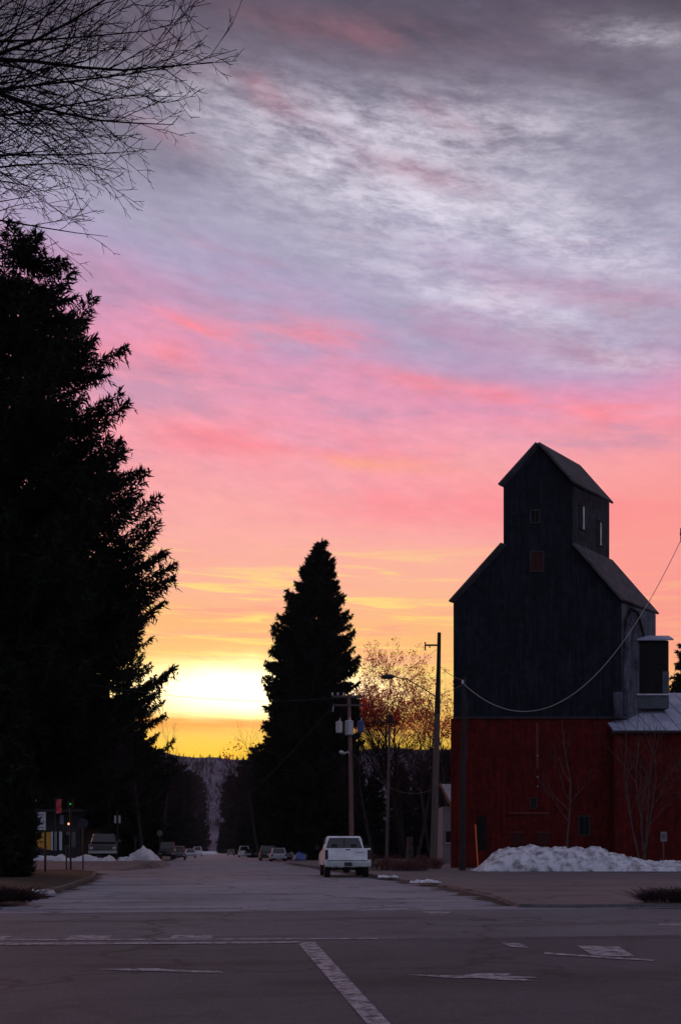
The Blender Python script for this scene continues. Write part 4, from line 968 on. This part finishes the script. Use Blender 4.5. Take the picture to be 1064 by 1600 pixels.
# ------------------------------------------------------------------ roadside bits at right
b = MB(); b.tube([P(742.5, 55, Z(1288, 55)), P(744, 55, Z(1318, 55)), P(747, 55, .1)], .035, 6)
tag(b.build('marker_stake', mat('orange stake', (.75, .16, .03), .5)), 'thin orange snow marker stake leaning beside the snowbank', 'stake')
sg = thing('sign_post', 'small grey sign on a thin post at the right end of the snowbank', 'sign', P(1036, 57, .1), -TH)
b = MB(); b.tube([(0, 0, 0), (0, 0, Z(1303, 57))], .035, 6); b.build('post', M['polewood'], sg)
b = MB(); b.box((0, -.05, Z(1310, 57)), (10*57/F, .03, 15*57/F)); sp_ = b.build('plate', mat('weathered sign', (.20, .19, .20), .7, (.12, .11, .12), 8), sg, bevel=.01)
b = MB()
for q in range(3): b.box((0, -.07, Z(1307+q*3, 57)), (.22, .01, .03))
b.build('lettering', M['darkmetal'], sp_)
bare_tree('birch_sapling', 'slim pale birch standing before the red wall, behind the middle of the snowbank', P(886, 60, .1), 6.9, 51, r=.06, mx=3, kids=3, barkm='palebark', twigm='palebark', first=.6, ang=.35, ratio=.5, splay=.02)
bare_tree('bare_sapling', 'vase-shaped cluster of pale stems before the annex wall, near the small sign', P(1003, 60, .1), 7.2, 52, r=.05, mx=3, kids=3, barkm='palebark', twigm='palebark', stems=4, splay=.13, first=.6, ang=.28, ratio=.5)
bare_tree('bare_tree', 'pale bare tree reaching in from the right edge before the annex', P(1095, 58, .1), 8.2, 53, r=.09, mx=3, kids=4, barkm='palebark', twigm='palebark', stems=1, first=.5, ang=.8)
def shrub(px, D, h, w, label, seed, m='rust', name='shrub', pz=.1):
    rn = random.Random(seed); b = MB()
    for k in range(150):
        a = rn.uniform(0, 6.28); r = rn.random()**.6*w; p = Vector((r*math.cos(a)*.8, r*math.sin(a)*.5, 0)); d = Vector((math.cos(a)*.4*r/w+rn.gauss(0, .3), math.sin(a)*.4+rn.gauss(0, .3), 1)).normalized()
        L = h*rn.uniform(.5, 1.05)*(1-.4*(r/w)**2); q = p+d*L*.5; e = q+(d+Vector((rn.gauss(0, .3), rn.gauss(0, .3), 0)))*L*.5
        b.tube([p, q, e], [.014, .01, .004], 3, cap=False)
        for s in range(6):
            z0 = p.lerp(e, rn.uniform(.3, .95)); b.tube([z0, z0+Vector((rn.gauss(0, .22), rn.gauss(0, .22), rn.uniform(.02, .25)))], [.008, .003], 3, cap=False)
    o = b.build(name, M[m]); o.location = P(px, D, pz); return tag(o, label, 'shrub', )
M['rust'] = mat('rusty twigs', (.075, .03, .03), .9, (.12, .05, .045), 3)
shrub(606, 56, 1.0, 1.5, 'rounded rusty-brown bare shrub just right of the white pickup', 1)
shrub(640, 54, .7, 1.3, 'low brown brush between the rusty shrub and the tall leaning pole', 2)
shrub(665, 60, .9, 1.2, 'reddish brush at the foot of the tall leaning pole', 3)
shrub(1048, 21.5, .16, .9, 'dark clump of weeds on the kerb at the right edge of the picture', 4, 'twig')
shrub(10, 21.6, .2, .8, 'dark clump of weeds on the kerb at the left edge of the picture', 6, 'twig')
b = MB(); b.tube([(0, 0, 0), (.02, 0, 1.2), (0, 0, 2.1)], [.28, .25, .22], 9)
o = b.build('tree_stump', M['palebark']); o.location = P(640, 72, .1); tag(o, 'tall pale cut stump standing in the dark behind the rusty shrub', 'stump')

# ------------------------------------------------------------------ left-hand side: signs, shop, banner
sg = thing('notice_board', 'tall white notice board with rows of dark lettering, under the big spruce', 'sign', P(71, 50, .1), -TH)
k5 = 50/F
b = MB(); b.tube([(0, .04, 0), (0, .04, Z(1270, 50))], .06, 8); b.build('post', M['darkmetal'], sg)
b = MB(); b.box((-6*k5, -.03, Z(1286, 50)), (14*k5, .04, 28*k5)); bd = b.build('board', mat('white board', (.75, .76, .84), .6), sg, bevel=.005)
b = MB()
for q in range(5): b.box((-6*k5, -.055, Z(1276+q*5, 50)), (11*k5-.04*(q % 2), .01, .045))
b.build('lettering', mat('grey lettering', (.16, .17, .24), .7), bd)
def sign_pole(px, D, ztop, label, shape, m, cat='sign'):
    t = thing('street_sign', label, cat, P(px, D, .1), -TH)
    b = MB(); b.tube([(0, .03, 0), (0, .03, ztop)], .045, 8); b.build('post', M['darkmetal'], t)
    b = MB()
    n = {'oct': 8, 'round': 16}.get(shape)
    if n: b.prism([(.3*math.cos(2*math.pi*(i+.5)/n), -.02, ztop-.05+.3*math.sin(2*math.pi*(i+.5)/n)) for i in range(n)], (0, .03, 0))
    else: b.box((0, -.01, ztop-.2), (shape[0], .03, shape[1]))
    b.build('plate', m, t); return t
navy = mat('navy plate', (.05, .05, .08), .6); greyp = mat('grey plate', (.12, .12, .13), .6); pal = mat('pale plate', (.32, .32, .34), .6)
sign_pole(104, 57, 1.9, 'dark narrow sign on the left one of the close pair of posts', (.35, .6), M['black'])
sign_pole(130, 57, 2.7, 'dark blue round sign on a post before the dark pickup', 'round', navy)
sign_pole(212, 76, 2.2, 'thin dark sign on a post in front of the snow heap', (.3, .3), M['black'])
sign_pole(250, 100, 2.9, 'grey back of an octagonal sign before the left kerb cars', 'oct', greyp)
t = thing('street_sign', 'pair of narrow pale strips on one post above the dark pickup', 'sign', P(184, 90, .4), -TH)
b = MB(); b.tube([(0, .04, 0), (0, .04, Z(1274, 90))], .05, 8); b.build('post', M['black'], t)
for sx in (-.2, .2): b = MB(); b.box((sx, 0, Z(1282, 90)-.3), (.17, .03, .68)); b.build('plate', pal, t)
# signal post with green and orange lamps
t = thing('signal_post', 'signal post with a small green lamp above an orange one', 'signal', P(111, 57, .1), -TH)
b = MB(); b.tube([(0, 0, 0), (0, 0, Z(1255, 57))], .06, 8); b.build('post', M['black'], t)
b = MB(); b.box((0, .02, Z(1259, 57)), (.3, .18, .5)); h_ = b.build('signal_head', M['black'], t, bevel=.03)
b = MB(); b.tube([(0, -.06, Z(1259, 57)), (0, -.13, Z(1259, 57))], [.06, .05], 10); b.build('green_lamp', glowmat('green lamp', (.04, .5, .07), .4), h_)
b = MB(); b.box((-.1, .02, Z(1290, 57)), (.22, .16, .3)); h_ = b.build('lamp_box', M['black'], t, bevel=.02)
b = MB(); b.tube([(-.1, -.06, Z(1290, 57)), (-.1, -.13, Z(1290, 57))], [.07, .05], 10); b.build('orange_lamp', glowmat('orange lamp', (1, .42, .2), 1.3), h_)
# banner
D = 80; t = thing('banner', 'upright pink-red banner hanging on a thin pole above the shopfront', 'banner', P(87, D, .5), -TH); kb = D/F
b = MB(); b.tube([(.0, 0, 0), (0, 0, Z(1246, D)-.5)], .04, 6); b.tube([(0, 0, Z(1250, D)-.5), (9*kb, -.02, Z(1243, D)-.5)], .02, 5); b.build('pole', M['darkmetal'], t)
b = MB(); nn = 8
vs = [((.08+kb*8*i), .05*math.sin(j*1.3+i), Z(1249+22*j/nn, D)-.5+.02*i) for j in range(nn+1) for i in (0, 1)]
b.add(vs, [(2*j, 2*j+1, 2*j+3, 2*j+2) for j in range(nn)]); f_ = b.build('cloth', mat('red cloth', (.62, .07, .10), .8, (.45, .05, .07), 5), t); f_.modifiers.new('s', 'SOLIDIFY').thickness = .01
# shop
D = 95; kb = D/F; t = thing('shop', 'low dark shop with a yellow and orange mural and white columns', 'building', P(40, D, .5), -TH)
XS = lambda px: (px-40)*kb; ZS = lambda py: Z(py, D)-.5
b = MB(); b.box((XS(20), 4, 2.2), (13, 8, 4.4)); b.build('wall', mat('dark shop wall', (.016, .015, .018), .9, (.03, .028, .03), 2), t)
b = MB(); b.box((XS(20), 3.6, 4.5), (14, 9.6, .25)); b.build('roof', M['black'], t)
def mural():
    m = bpy.data.materials.new('mural paint'); m.use_nodes = True; g = G(m.node_tree); bs = m.node_tree.nodes['Principled BSDF']
    tc = g.N.new('ShaderNodeTexCoord'); n = g.noise(tc.outputs['Object'], 1.6, 2, .5, .6)
    g.L.new(g.ramp(n, [(.32, (.03, .03, .03)), (.42, (.50, .22, .02)), (.55, (.62, .34, .02)), (.66, (.55, .10, .03))]), bs.inputs['Base Color']); bs.inputs['Roughness'].default_value = .8; return m
b = MB(); b.box((XS(70), -.08, ZS(1314)), (25*kb, .08, 27*kb)); b.build('mural_panel', mural(), t)
for px in (83.5, 89, 97): b = MB(); b.box((XS(px), -.3, ZS(1314)), (.17 if px != 97 else .26, .17, 29*kb)); b.build('column', M['galv'], t)
b = MB(); b.box((XS(98), -.15, ZS(1281)), (6*kb, .08, 14*kb)); b.build('sign_panel', mat('pale blue panel', (.16, .18, .24), .7), t)
b = MB(); b.box((XS(112), -.05, ZS(1312)), (14*kb, .05, 24*kb)); wn_ = b.build('window', M['glass'], t)
b = MB()
for dx in (-.42, 0, .42): b.box((XS(112)+dx, -.09, ZS(1312)), (.05, .04, 24*kb))
b.build('frame', greyp, wn_)

# ------------------------------------------------------------------ haze
hz = mat('haze air', (1, 1, 1)); nt = hz.node_tree; nt.nodes.clear()
ou = nt.nodes.new('ShaderNodeOutputMaterial'); pv = nt.nodes.new('ShaderNodeVolumePrincipled')
pv.inputs['Color'].default_value = (.80, .74, .92, 1); pv.inputs['Density'].default_value = .00007; nt.links.new(pv.outputs[0], ou.inputs['Volume'])
b = MB(); b.box((150, 640, 74), (3600, 1360, 150.2)); 
for i, v in enumerate(b.v): b.v[i] = (v[0]*.99, v[1], v[2])
tag(b.build('haze', hz), kind='stuff')
